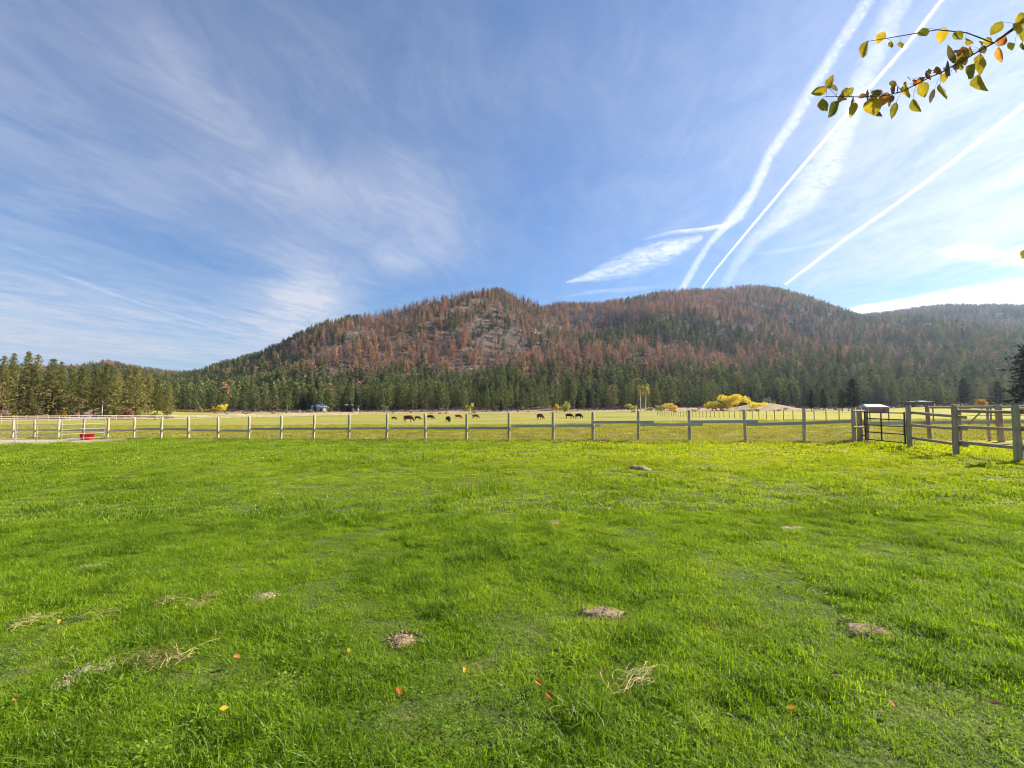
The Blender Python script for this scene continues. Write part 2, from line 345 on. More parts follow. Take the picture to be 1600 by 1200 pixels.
dirt = t.ramp(nf, [(.3, (.30, .22, .12)), (.55, (.45, .36, .23)), (.7, (.55, .46, .32))])
c = t.mix(bx, c, dirt); finish(t, bsdf(t, c, 1, t.bump(nf, .6, .03))); M['lawn'] = m
nx, ny = 620, 430
gx = np.linspace(-47, 26, nx); gy = np.linspace(-12, 46, ny); GX, GY = np.meshgrid(gx, gy)
side = fence_side(GX, GY); GZ = H(GX, GY) - .30 * sst(side, .05, .8)
Q = (np.arange(ny - 1)[:, None] * nx + np.arange(nx - 1)[None, :]).ravel(); Q = np.stack([Q, Q+1, Q+nx+1, Q+nx], 1)
keep = side.ravel()[Q].min(1) < .8
link('lawn_ground', fast_mesh('lawn_ground', np.stack([GX, GY, GZ], 2).reshape(-1, 3), Q[keep], [M['lawn']], True), kind='structure')
# field and hills share one polar layout of vertices
cols = np.concatenate([np.linspace(-2.6, -1.3, 60, endpoint=False), np.linspace(-1.3, 1.3, 470), np.linspace(1.3, 2.6, 61)[1:]])
Yr = np.concatenate([np.geomspace(16, 345, 190), np.geomspace(345, 2400, 300)[1:]])
YY, CC = np.meshgrid(Yr, cols, indexing='ij'); XX = YY * CC; ZZ = H(XX, YY)
ZZ = np.where(fence_side(XX, YY) < .1, ZZ - .35, ZZ)
def polar(name, i0, i1, mat):
    n = len(cols); a = (np.arange(i1 - i0 - 1)[:, None] * n + np.arange(n - 1)[None, :]).ravel()
    V = np.stack([XX, YY, ZZ], 2)[i0:i1].reshape(-1, 3)
    q = np.stack([a, a+1, a+n+1, a+n], 1); r = np.hypot(V[:, 0], V[:, 1])[q].max(1) < 3600
    return link(name, fast_mesh(name, V, q[r], [mat], True), kind='structure')
m, t = material('meadow'); pos = t.node('ShaderNodeNewGeometry').outputs['Position']; x, y, z = t.sep(pos)[:]
n = t.noise(pos, .05, 5); nm = t.noise(t.v('MULTIPLY', pos, (.35, 1, 1)), .5, 5, .6); nf = t.noise(pos, 9, 4)
f = t.m('ADD', t.m('MULTIPLY', n, .35), t.m('ADD', t.m('MULTIPLY', nm, .35), t.m('MULTIPLY', nf, .3)))
c = t.ramp(f, [(.36, (.17, .18, .025)), (.48, (.29, .27, .045)), (.58, (.37, .32, .075)), (.7, (.47, .37, .14))])
rt = t.rng(t.m('DIVIDE', x, t.m('MAXIMUM', y, 10)), .15, .7)
c = t.mix(t.m('MULTIPLY', rt, .5), c, (.46, .41, .03))
yn = t.m('ADD', y, t.m('MULTIPLY', t.noise(pos, .03, 3), 40))
dryf = t.rng(yn, 262, 282)                       # bare dry ground under the pines
lx = t.m('MULTIPLY', t.rng(t.m('ADD', t.m('DIVIDE', x, y), t.m('MULTIPLY', t.noise(pos, .04, 3), .12)), -.70, -.78), t.rng(y, 126, 146))
dry = t.ramp(t.m('ADD', t.m('MULTIPLY', nm, .6), t.m('MULTIPLY', nf, .4)), [(.35, (.18, .12, .08)), (.5, (.36, .26, .15)), (.62, (.48, .36, .20)), (.75, (.55, .44, .27))])
brown = t.ramp(nm, [(.35, (.10, .06, .045)), (.55, (.22, .13, .085)), (.7, (.33, .22, .15))])
rd = t.rng(t.m('ADD', t.m('ADD', n, nm), t.m('MULTIPLY', nf, .3)), 1.18, 1.40)   # tan seed heads patches
c = t.mix(t.m('MULTIPLY', rd, .6), c, (.34, .25, .13))
c = t.mix(dryf, c, dry); c = t.mix(lx, c, brown)
finish(t, bsdf(t, c, 1, t.bump(t.m('ADD', nf, t.m('MULTIPLY', nm, 2)), .5, .15), spec=.1)); M['meadow'] = m
m, t = material('hillside_soil'); pos = t.node('ShaderNodeNewGeometry').outputs['Position']
n = t.noise(pos, .012, 5); nm = t.noise(pos, .07, 6, .65); nf = t.noise(pos, .5, 4)
c = t.ramp(t.m('ADD', t.m('MULTIPLY', nm, .6), t.m('MULTIPLY', nf, .4)), [(.32, (.060, .042, .034)), (.48, (.11, .078, .060)), (.60, (.17, .125, .095)), (.74, (.32, .26, .21))])
c = t.mix(t.rng(n, .52, .62), c, t.ramp(nm, [(.35, (.09, .058, .042)), (.6, (.22, .145, .10))]))
logs = t.noise(t.v('MULTIPLY', pos, (.5, 2.2, 2.2)), .35, 5, .7); c = t.mix(t.rng(logs, .56, .64), c, (.34, .29, .24)); c = t.mix(t.rng(t.noise(pos, .25, 4), .52, .62), c, (.05, .048, .03))
rock = t.rng(t.m('ADD', t.m('MULTIPLY', nm, .7), t.m('MULTIPLY', t.noise(pos, .16, 4), .3)), .62, .68)
c = t.mix(t.m('MULTIPLY', rock, .6), c, (.40, .36, .33)); finish(t, bsdf(t, c, 1, t.bump(nf, .6, 1.0), spec=.1)); M['hill'] = m
polar('field', 0, 190, M['meadow']); polar('hillside', 189, len(Yr), M['hill'])
mb = MB(); mb.V = [Vector((3600 * math.cos(a), 3600 * math.sin(a), -7)) for a in np.linspace(0, 2 * math.pi, 64, endpoint=False)]; mb.F = [tuple(range(64))]
link('ground', mb.mesh('ground', M['meadow']), kind='structure')

# ------------------------------------------------------------------ scatter with geometry nodes, for what nobody could count
def protos(name, meshes):
    c = bpy.data.collections.new(name)
    for i, me in enumerate(meshes):
        o = bpy.data.objects.new('%s_%02d' % (name, i), me); c.objects.link(o)
    return c
def scatter(name, pts, rot, scl, idx, coll, label, cat):
    n = len(pts); me = bpy.data.meshes.new(name); me.vertices.add(n); me.vertices.foreach_set('co', np.asarray(pts, np.float32).ravel())
    a = me.attributes.new('rot', 'FLOAT_VECTOR', 'POINT'); a.data.foreach_set('vector', np.asarray(rot, np.float32).ravel())
    a = me.attributes.new('scl', 'FLOAT_VECTOR', 'POINT'); a.data.foreach_set('vector', np.asarray(scl, np.float32).ravel())
    a = me.attributes.new('idx', 'INT', 'POINT'); a.data.foreach_set('value', np.asarray(idx, np.int32))
    me.update(); o = link(name, me, label=label, category=cat, kind='stuff')
    g = bpy.data.node_groups.new(name, 'GeometryNodeTree')
    g.interface.new_socket('Geometry', in_out='INPUT', socket_type='NodeSocketGeometry')
    g.interface.new_socket('Geometry', in_out='OUTPUT', socket_type='NodeSocketGeometry')
    N = g.nodes; L = g.links; gi = N.new('NodeGroupInput'); go = N.new('NodeGroupOutput')
    ci = N.new('GeometryNodeCollectionInfo'); ci.inputs['Collection'].default_value = coll
    ci.inputs['Separate Children'].default_value = True; ci.inputs['Reset Children'].default_value = True
    ip = N.new('GeometryNodeInstanceOnPoints'); ip.inputs['Pick Instance'].default_value = True
    def attr(nm, ty):
        x = N.new('GeometryNodeInputNamedAttribute'); x.data_type = ty; x.inputs['Name'].default_value = nm; return x.outputs[0]
    L.new(gi.outputs[0], ip.inputs['Points']); L.new(ci.outputs[0], ip.inputs['Instance'])
    L.new(attr('idx', 'INT'), ip.inputs['Instance Index'])
    e2r = N.new('FunctionNodeEulerToRotation'); L.new(attr('rot', 'FLOAT_VECTOR'), e2r.inputs[0]); L.new(e2r.outputs[0], ip.inputs['Rotation'])
    L.new(attr('scl', 'FLOAT_VECTOR'), ip.inputs['Scale']); L.new(ip.outputs[0], go.inputs[0])
    md = o.modifiers.new('scatter', 'NODES'); md.node_group = g
    return o

# ------------------------------------------------------------------ pines
def trunk_mesh(name, h, r, mat, n=7, seed=0, lean=.0):
    q = random.Random(seed); mb = MB(); pts = []; x = y = 0
    for i in range(6):
        f = i / 5; pts.append((x, y, -.4 + (h + .4) * f)); x += q.uniform(-1, 1) * h * .006 + lean; y += q.uniform(-1, 1) * h * .006
    mb.tube(pts, [r * (1.25 - .25 * min(1, i * 2)) * (1 - .93 * i / 5) + .01 for i in range(6)], n)
    return mb.mesh(name, mat, True)
def crown_mesh(name, h, r, mat, nb, clumps, leaf, base, seed, shape=.8, droop=.25, irregular=.35, fill=1.0):
    q = np.random.RandomState(seed); V = []; 
    side = 1 + irregular * .5 * np.sin(np.arange(12) * q.uniform(.6, 2.2) + q.rand() * 6)
    gaps = q.rand(8) * .35
    for b in range(nb):
        uu = (b + q.rand()) / nb; z0 = h * (base + (1 - base) * uu * .985); a = b * 2.399 + q.normal() * .35
        prof = (1 - uu)**shape * min(1, .35 + (uu + .02) * 5)
        L = r * prof * side[int(a / (2 * math.pi) * 12) % 12] * q.uniform(1 - irregular, 1 + irregular * .6) * (1 - gaps[int(uu * 8) % 8]) + .12 * r * .5
        nn = max(2, int(clumps * (.35 + L / r) * fill)); up = .30 - .5 * (1 - uu) * droop * 2
        for i in range(nn):
            f = (i + q.rand()) / nn; f = .18 + .82 * f; rr = L * f
            p = np.array([math.cos(a) * rr, math.sin(a) * rr, z0 + rr * up - droop * rr * rr / max(r, .1) * .35]) + q.normal(size=3) * leaf * .33
            s = leaf * q.uniform(.55, 1.15) * (1.1 - .35 * uu)
            d = np.array([math.cos(a), math.sin(a), up * .6]) + q.normal(size=3) * .55; d /= np.linalg.norm(d)
            n_ = np.array([0, 0, 1.]) + q.normal(size=3) * .75; e = np.cross(n_, d); e /= np.linalg.norm(e) + 1e-6
            V += [p - d * s * .6, p + e * s * .36 - d * s * .05, p + d * s * .75, p - e * s * .36 + d * s * .1]
    V = np.array(V); return fast_mesh(name, V, np.arange(len(V)).reshape(-1, 4), [mat])
def join_tree(name, trunk, crown):
    n0 = len(trunk.vertices); V = [v.co[:] for v in trunk.vertices] + [v.co[:] for v in crown.vertices]
    Fc = [tuple(p.vertices) for p in trunk.polygons] + [tuple(i + n0 for i in p.vertices) for p in crown.polygons]
    return new_mesh(name, V, Fc, [trunk.materials[0], crown.materials[0]], midx=[0] * len(trunk.polygons) + [1] * len(crown.polygons))
def hillset(mat, bark, n, seed, **k):
    r = []
    for i in range(n):
        h = 13; a = dict(nb=40, clumps=7, leaf=1.25, base=.10, shape=.85); a.update(k)
        r.append(join_tree('t', trunk_mesh('tr', h * .97, .22, bark, 5, seed + i), crown_mesh('cr', h, rnd.uniform(2.9, 4.0), mat, seed=seed + i, **a)))
    return r
kinds = hillset(M['pine'], M['bark'], 4, 100) + hillset(M['pinedark'], M['bark'], 3, 120)
deadk = hillset(M['dead'], M['bark'], 4, 140, clumps=5, fill=.85) + hillset(M['grey'], M['greybark'], 3, 160, clumps=4, leaf=.8, fill=.7, base=.2)
c_green = protos('proto_green_pine', kinds); c_dead = protos('proto_dead_pine', deadk)
# sample the slopes: a tree where the camera's side of the hill is
N0 = 120000
yy = np.sqrt(rg.uniform(338**2, 1800**2, N0)); xx = rg.uniform(-1.28, 1.28, N0) * yy
hz = H(xx, yy); ang = (hz - EYE) / yy
GA = (ZZ - EYE) / YY; GM = np.maximum.accumulate(GA, axis=0)
ci_ = np.clip(np.searchsorted(cols, xx / yy), 0, len(cols) - 1); ri = np.clip(np.searchsorted(Yr, yy * .985) - 1, 0, len(Yr) - 1)
vis = ang + 15 / yy > GM[ri, ci_]
pxs = 800 + F * (xx / yy) / math.cos(PITCH); rows = 638 - ang * F
cl = fbm(xx / 42, yy / 55, 4); cl2 = fbm(xx / 240 + 50, yy / 240, 3)
open_ = np.clip((cl - .54) * 6, 0, .50) * (1 - .65 * sst(rows, 575, 605)) * (1 - .3 * sst(pxs, 1150, 1400))
base_d = np.interp(yy, [340, 500, 900, 1700], [.85, .70, .55, .42])
vis &= rg.rand(N0) < base_d * (1 - open_)
xx, yy, hz, pxs, rows, cl2 = [a[vis] for a in (xx, yy, hz, pxs, rows, cl2)]
pb = np.interp(pxs, [0, 200, 330, 430, 520, 860, 960, 1120, 1200, 1350, 1600], [.25, .4, .36, .6, .9, .9, .82, .76, .5, .26, .20])
pb = pb * 1.08 * (1 - sst(rows + 26 * (fbm(xx / 90 + 7, yy / 160, 3) - .5), 568, 612) * .93) * np.clip(1 + (cl2 - .5) * 4.0, np.where((pxs > 560) & (pxs < 900), .72, .2), 1.25)
pb = pb * np.where((pxs < 560), 1 - .8 * sst(-rows + np.interp(pxs, [200, 300, 400, 500, 560], [585, 578, 549, 502, 492]), -28, -4), 1)
pb = np.where((pxs < 330) & (yy > 900), .72, pb)
isd = rg.rand(len(xx)) < pb
def forest(name, mask, coll, n1, n2, share2, label, cat):
    n = mask.sum(); sc = rg.uniform(.65, 1.42, n) * np.interp(yy[mask], [340, 600, 1700], [1.15, 1.05, .95]); w_ = sc * rg.uniform(.85, 1.2, n)
    idx = np.where(rg.rand(n) < share2, n1 + rg.randint(0, n2, n), rg.randint(0, n1, n))
    rot = np.stack([rg.normal(0, .03, n), rg.normal(0, .03, n), rg.uniform(0, 6.28, n)], 1)
    scatter(name, np.stack([xx[mask], yy[mask], hz[mask] - .2], 1), rot, np.stack([w_, w_, sc], 1), idx, coll, label, cat)
forest('pine_forest', ~isd, c_green, 4, 3, .35, 'green pine forest covering the lower slopes and ridges of the hills', 'forest')
forest('dead_pine_forest', isd, c_dead, 4, 3, .36, 'rust brown dead pines spread over the upper slopes of the hills', 'forest')
print('forest trees', len(xx))

# individual pines at the foot of the hills
def pine_thing(name, h, r, mat, bark, seed, **k):
    root = thing(name, '', 'pine tree')
    a = dict(nb=60, clumps=8, leaf=.85, base=.16, shape=.75); a.update(k)
    link('trunk', trunk_mesh('trunk', h * .97, h * .015, bark, 7, seed), root); link('crown', crown_mesh('crown', h, r, mat, seed=seed, **a), root)
    return root
base_p = [pine_thing('pine_tree', 16, 3.0, M['pine'], M['bark'], 300 + i, base=rnd.uniform(.10, .24)) for i in range(5)]
base_p += [pine_thing('pine_tree', 16, 3.3, M['pinedark'], M['bark'], 320 + i) for i in range(3)]
used = set()
def place_pine(px, Y, h, wide, label, group=None, protos_=base_p, name=None, k=None):
    i = rnd.randrange(len(protos_)) if k is None else k; o = protos_[i]
    if id(o) in used: o = copy_tree(o)
    used.add(id(o)); x, y = post_xy(px, Y); o.location = (x, y, h1(x, y) - .1); s = h / 16
    o.scale = (s * wide, s * wide, s); o.rotation_euler = (rnd.gauss(0, .012), rnd.gauss(0, .012), rnd.uniform(0, 6.28)); o['label'] = label
    if group: o['group'] = group
    elif 'group' in o: del o['group']
    return o
SEG = [(255, 450, 'left of the pale cabins', 'pines left of the pale cabins'),
       (450, 600, 'around the pale cabins', 'pines around the pale cabins'),
       (600, 860, 'behind the cattle', 'pines behind the cattle'),
       (860, 1130, 'behind the aspens', 'pines behind the aspens'),
       (1130, 1320, 'behind the golden bushes', 'pines behind the golden bushes'),
       (1320, 1590, 'behind the red shed', 'pines behind the red shed')]
cnt = 0; TOT = 255
for k in range(TOT):
    px = 258 + (1590 - 258) * (k + rnd.random()) / TOT; row = rnd.random()
    Y = 298 + 44 * row + (22 if 1125 < px < 1290 and row < .5 else 0)
    if (455 < px < 510 or 1340 < px < 1400) and Y < 322: Y = 328 + rnd.random() * 12
    h = rnd.uniform(12.5, 21.5) * (1.0 if px < 1250 else .95) * (.8 if rnd.random() < .15 else 1)
    for a, b, lb, gr in SEG:
        if a <= px < b: break
    wd = rnd.uniform(.85, 1.25); kk = rnd.randrange(8)
    adj = ('tall ' if h > 18.6 else 'short ' if h < 15.6 else 'middling ') + ('narrow ' if wd < .97 else 'broad ' if wd > 1.12 else '') + ('dark' if kk > 4 else 'olive green') + ' pine ' + ('in the front row' if Y < 320 else 'further back')
    place_pine(px, Y, h, wd, adj + ' ' + lb, gr, k=kk)
# nearer pines that stand out
big = [pine_thing('large_pine_tree', 16, 4.2, M['pinegold'], M['bark'], 400 + i, nb=170, clumps=24, leaf=.43, base=.08 + .07 * (i % 3), shape=.78, irregular=.5, droop=.35) for i in range(4)]
bigd = [pine_thing('large_pine_tree', 16, 4.4, M['pinedeep'], M['bark'], 420 + i, nb=120, clumps=22, leaf=.62, base=.18, shape=.5, irregular=.5) for i in range(2)]
LEFT = [(-70,160,20,1,'leftmost'),(-22,150,19,1.05,''),(3,158,19.5,.9,'green pine at the left edge of the photo, on the brown slope'),
        (18,165,20,1,'pine left of the tallest one in the left stand'),(40,142,20.5,1.0,'tallest olive green pine of the stand at far left'),
        (54,150,20.5,.85,'narrow pine leaning on the right of the tallest one at far left'),(47,128,8.5,1.5,'low bushy pine in front of the tallest one in the left stand'),
        (80,145,18.8,1.15,'broad rounded pine right of the tallest one in the left stand'),(93,170,19.0,.9,'slim pine behind the orange shrub in the left stand'),
        (111,150,16.3,.9,'first dark narrow pine right of the orange shrub'),(127,140,15.8,1.05,'bright green pine in the middle of the left stand'),
        (147,160,16.8,.95,'dark pine above the red tub'),(163,150,18.0,1.0,'sparse tall pine just left of the thick fence post by the pipe corral'),
        (184,145,15.6,.95,'dark green pine left of the rusty shrub'),(197,165,17.5,.9,'pine behind the rusty shrub'),
        (213,140,15.8,1.3,'broad drooping pine on a bare trunk at the right of the left stand'),(232,160,15.2,.95,'pine just right of the broad drooping one'),
        (247,150,13.0,.95,'dark pine second from the right end of the left stand'),(262,155,12.4,1.0,'rightmost olive pine of the left stand')]
for px, Y, h, wd, lb in LEFT:
    if px < 0: lb = 'green pine standing on the slope beyond the left edge'
    o = place_pine(px, Y, h, wd, lb, 'pines of the left stand', protos_=big); o['category'] = 'pine tree'
for px, Y, h, wd, lb in [(1332, 190, 13.6, 1.15, 'dark round topped pine standing alone left of the gate'), (1316, 215, 10.5, .9, 'small dark pine beside the round topped one'),
                         (1287, 235, 11.5, .9, 'lone pine in front of the treeline right of the dry mound'), (1218 + 50, 225, 10.5, 1.0, 'pine on the bank right of the dry mound'),
                         (1612, 118, 18.2, 1.25, 'large dark pine cut by the right edge of the photo'), (1508, 255, 15.5, 1.1, 'broad dark pine left of the small orange tree'),
                         (1560, 250, 14.0, 1.1, 'dark pine right of the small orange tree'), (903, 285, 11, 1.0, 'dark pine right of the yellow green bush pair'), (920, 275, 12.5, .9, 'dark spruce like pine in the field edge right of the cattle'),
                         (474, 282, 9.0, 1.1, 'small pine standing in front of the parked white car'), (481, 284, 12.0, .8, 'slim pine between the white car and the grey cabin'), (492, 283, 6.0, 1.0, 'low young pine in front of the grey cabin'), (535, 290, 10.0, 1.0, 'pine in front of the left end of the carport'), (546, 288, 7.0, 1.1, 'bushy young pine in front of the right end of the carport'), (556, 292, 12.0, .9, 'slim pine in front of the tiny hut'),
                         (783, 262, 6.5, 1.0, 'small pine standing in front of the treeline near the field edge')]:
    o = place_pine(px, Y, h, wd, lb, None, protos_=bigd); o['category'] = 'pine tree'

# ------------------------------------------------------------------ autumn bushes and aspens
def bush_crown(name, w, h, mat, n, leaf, seed, z0=.05, lobes=10):
    q = np.random.RandomState(seed); V = []
    cs = [(q.uniform(-.36, .36) * w, q.uniform(-.3, .3) * w, h * (z0 + q.uniform(.18, .74) * (1 - z0)), q.uniform(.35, .85)) for _ in range(lobes)]
    for i in range(n):
        cx, cyy, cz, s = cs[q.randint(lobes)]; d = q.normal(size=3); d /= np.linalg.norm(d); rr = q.rand()**.45
        p = np.array([cx + d[0] * w * .27 * s * rr, cyy + d[1] * w * .27 * s * rr, max(.05, cz + d[2] * h * .33 * s * rr)])
        e = q.normal(size=3); e /= np.linalg.norm(e); g = np.cross(e, q.normal(size=3)); g /= np.linalg.norm(g); s2 = leaf * q.uniform(.5, 1.1)
        V += [p - e * s2 * .5, p + g * s2 * .35, p + e * s2 * .5, p - g * s2 * .35]
    return fast_mesh(name, np.array(V), np.arange(len(V)).reshape(-1, 4), [mat])
def stems_mesh(w, h, n, mat, seed, r=.04):
    q = random.Random(seed); mb = MB()
    for i in range(n):
        a = q.uniform(0, 6.28); e = (math.cos(a) * w * .3, math.sin(a) * w * .3, h * q.uniform(.55, .85))
        mb.tube([(0.1 * math.cos(a), .1 * math.sin(a), -.2), (e[0] * .4, e[1] * .4, e[2] * .5), e], [r, r * .7, r * .25], 5)
    return mb.mesh('stems', mat, True)
def bush(px, base, Y, wpx, hpx, mat, label, seed):
    if Y is None: p = ground(px, base)
    else:
        x, y = post_xy(px, Y); p = Vector((x, y, h1(x, y)))
    k = p.y / F; w, h = wpx * k * 1.15, hpx * k * 1.08
    o = thing('autumn_bush', label, 'bush', p)
    link('foliage', bush_crown('foliage', w, h, M[mat], int(420 + wpx * hpx * 3.4), 1.4 * k + .10, seed), o)
    link('stems', stems_mesh(w, h, 7, M['greybark'], seed), o)
for i, b in enumerate([
    (1150,641,262,46,26,'gold','largest golden bush, left of the dry mound'),(1113,642,262,26,18,'gold','lower golden bush left of the largest one'),
    (1180,642,260,26,13,'gold','low golden bush at the foot of the dry mound'),(1203,622,284,17,17,'sage','pale green round bush on top of the dry mound'),
    (1128,642,258,26,13,'gold','golden bush between the two tall golden ones'),
    (1048,641,270,22,12,'orange','orange bush between the aspens and the golden bushes'),(1030,642,270,18,9,'lime','yellow green bush left of the orange one'),
    (1016,643,270,12,6,'lime','lowest yellow bush right of the aspens'),(988,643,272,17,13,'lime','yellow green bush left of the white aspen stems'),
    (869,644,262,9,14,'gold','narrow yellow bush on the left of the green one near the cattle'),(882,645,260,16,18,'lime','yellow green bush behind the two dark cows'),
    (732,645,285,15,15,'lime','round yellow bush at the treeline behind the red cows'),(814,640,300,8,7,'lime','small yellow bush at the field edge, left of the brown cow'),
    (774,639,300,6,7,'lime','tiny yellow bush at the field edge, left of the small lone pine'),(601,642,285,8,12,'sage','pale bush beside a pine behind the leftmost calf'),
    (347,647,290,15,14,'gold','bright golden bush, right one of the pair at the left treeline'),(334,647,290,12,10,'gold','golden bush, left one of the pair at the left treeline'),
    (318,648,290,18,7,'orange','low orange scrub left of the golden pair'),(290,648,285,30,7,'rust','low rusty scrub between the left stand and the golden bushes'),(309,648,280,10,12,'sage','pale green shrub in the low rusty scrub'),
    (27,650,140,15,16,'gold','amber shrub on the brown slope at far left'),(97,650,137,15,14,'orange','orange shrub in front of the left pines'),
    (200,652,134,15,20,'rust','rusty brown shrub under the left pines'),(244,652,134,11,13,'lime','yellow green shrub under the rightmost left pines'),
    (262,650,160,8,10,'lime','green yellow bush at the right foot of the left stand'),
    (1534,636,225,15,18,'orange','small orange tree right of the near gate'),(1490,636,230,10,8,'lime','yellow green tuft behind the middle post of the pole fence'),
    (1508,640,215,20,7,'lime','low yellow scrub behind the pole fence rail'),(515,641,288,7,8,'lime','small green bush between the pale cabins'),
    (1438,634,245,8,5,'sage','pale scrub beside the brown shed')]):
    bush(*b, 500 + i)
def aspen(px, Y, h, label, seed, lean=0.):
    x, y = post_xy(px, Y); o = thing('aspen_tree', label, 'aspen', (x, y, h1(x, y)))
    link('trunk', trunk_mesh('trunk', h * .93, .26, M['whitebark'], 7, seed, lean), o)
    c = bush_crown('crown', 4.6, h * .46, M['lime'], 340, .8, seed); c.transform(Matrix.Translation((lean * 4, 0, h * .56))); c.materials[0] = M['aspen']
    link('crown', c, o)
M['aspen'] = needles('pale_yellow_aspen_leaves', (.30, .28, .06), (.50, .44, .10), (.66, .56, .16), .4)
aspen(1001, 262, 15.0, 'left of the two white stemmed aspens with yellow crowns', 61, -.05); aspen(1008, 260, 15.6, 'right of the two white stemmed aspens with yellow crowns', 62, .12)
x, y = post_xy(996, 200); o = thing('utility_pole', 'slim dark pole standing in front of the aspens', 'pole', (x, y, h1(x, y)))
mb = MB(); mb.tube([(0, 0, -.3), (0, 0, 7.2)], [.14, .11], 8); link('pole_shaft', mb.mesh('pole_shaft', M['oldpost']), o)
for nm, px, Y, h, lb in (('dead_tree_trunk', 25, 150, 13.5, 'bare pale dead trunk on the slope at far left'), ('dead_tree_trunk', 160, 148, 6, 'short pale bare trunk under the sparse tall pine')):
    x, y = post_xy(px, Y); o = thing(nm, lb, 'dead tree', (x, y, h1(x, y))); link('trunk', trunk_mesh('trunk', h, .16, M['whitebark'], 6, int(px)), o)
    mb = MB()
    for i in range(7):
        a = i * 2.4; z = h * (.4 + .08 * i); mb.tube([(0, 0, z), (math.cos(a) * .9, math.sin(a) * .9, z + .3)], [.05, .015], 4)
    link('branch_stubs', mb.mesh('branch_stubs', M['greybark']), o)

sp = [bush_crown('s', 1.6, 1.0, M[m_], 90, .3, 980 + i) for i, m_ in enumerate(('grey', 'rust', 'sage', 'pinedark', 'dead', 'grey'))]
q = np.random.RandomState(77); sx = []; n = 0
while len(sx) < 900:
    Yq = q.uniform(268, 345) if q.rand() < .8 else q.uniform(225, 268); pq = q.uniform(250, 1650)
    if Yq < 300 and fbm(np.array([pq / 45.]), np.array([Yq / 30.]), 3)[0] < .5: continue
    a_, b_ = post_xy(pq, Yq); sx.append((a_, b_))
for k in range(160): a_, b_ = post_xy(q.uniform(-60, 270), q.uniform(136, 190)); sx.append((a_, b_))
sx = np.array(sx); n = len(sx); sc = q.uniform(.5, 1.7, n)
scatter('scrub', np.stack([sx[:, 0], sx[:, 1], H(sx[:, 0], sx[:, 1]) - .05], 1), np.stack([0 * sc, 0 * sc, q.uniform(0, 6.28, n)], 1), np.stack([sc, sc, sc * q.uniform(.6, 1.2, n)], 1), q.randint(0, 6, n), protos('proto_scrub', sp), 'low brown and grey scrub along the foot of the pines', 'scrub')
# ------------------------------------------------------------------ buildings and small far things
def shed(px0, px1, row_eave, row_ridge, row_base, Y, wall, roof, label, rise_depth=3., overhang=.4, windows=0, name='shed', depth=6.):
    cx = (px0 + px1) / 2; x, y = post_xy(cx, Y); k = Y / F; w = (px1 - px0) * k; z0 = h1(x, y) - .3
    ze = at(cx, row_eave, Y).z; zr = max(at(cx, row_ridge, Y + depth / 2).z, ze + .25); o = thing(name, label, 'building', (x, y, z0))
    wh = ze - z0; mb = MB(); mb.box((0, depth / 2, wh / 2), (w - .3, depth, wh)); link('wall', mb.mesh('wall', wall), o)
    rh = zr - ze; b = MB(); hw = w / 2 + overhang; inset = min(2.0, w * .12)
    b.V = [Vector(v) for v in ((-hw, -overhang, wh + .002), (hw, -overhang, wh + .002), (hw - inset, depth / 2, wh + rh), (-hw + inset, depth / 2, wh + rh), (-hw, depth + overhang, wh + .002), (hw, depth + overhang, wh + .002),
         (-hw, -overhang, wh + .15), (hw, -overhang, wh + .15), (hw, depth + overhang, wh + .15), (-hw, depth + overhang, wh + .15))]
    b.V[2].z += .15; b.V[3].z += .15
    b.F = [(6, 7, 2, 3), (8, 9, 3, 2), (7, 8, 2), (9, 6, 3), (0, 1, 7, 6), (1, 5, 8, 7), (5, 4, 9, 8), (4, 0, 6, 9), (0, 4, 5, 1)]
    link('roof', b.mesh('roof', roof), o)
    for i in range(windows):
        xw = -w / 2 + w * (i + .7) / (windows + .4); q = MB(); q.box((xw, -.04, wh * .55), (w * .10, .06, wh * .38)); f = link('window', q.mesh('window', M['palewall']), o)
        q = MB(); q.box((xw, -.085, wh * .55), (w * .08, .03, wh * .30)); link('pane', q.mesh('pane', M['glass']), f)
    q = MB(); q.box((w * .28, -.05, wh * .4), (1.0, .07, wh * .72)); link('door', q.mesh('door', M['brownwall']), o)
shed(1354, 1389, 636.3, 632, 642, 192, M['redwall'], M['whiteroof'], 'long low faded red shed with a white roof behind the gate', windows=2, overhang=.15)
shed(1424, 1460, 628.5, 627, 633, 290, M['brownwall'], M['brownwall'], 'dark brown shed under the pines right of the red shed', windows=1, overhang=.15)
shed(1437, 1448, 627.6, 626.6, 632, 284, M['brownwall'], M['whiteroof'], 'small lean-to with a thin white roof in front of the brown shed', depth=3)
shed(486, 506, 636, 632.5, 643, 296, M['palewall'], M['whiteroof'], 'grey cabin with a white roof at the foot of the hill', windows=2, name='cabin')
#shed(496, 504, 630, 627.5, 640, 310, M['brownwall'], M['whiteroof'], 'small upper cabin half hidden behind the grey one', name='cabin', depth=4)
shed(532, 550, 633.5, 632.4, 640, 300, M['brownwall'], M['whiteroof'], 'low dark carport with a flat pale roof right of the cabins', name='carport', depth=4)
shed(552, 559, 634.5, 633.4, 640, 312, M['palewall'], M['whiteroof'], 'tiny white roofed hut right of the carport', name='hut', depth=3)
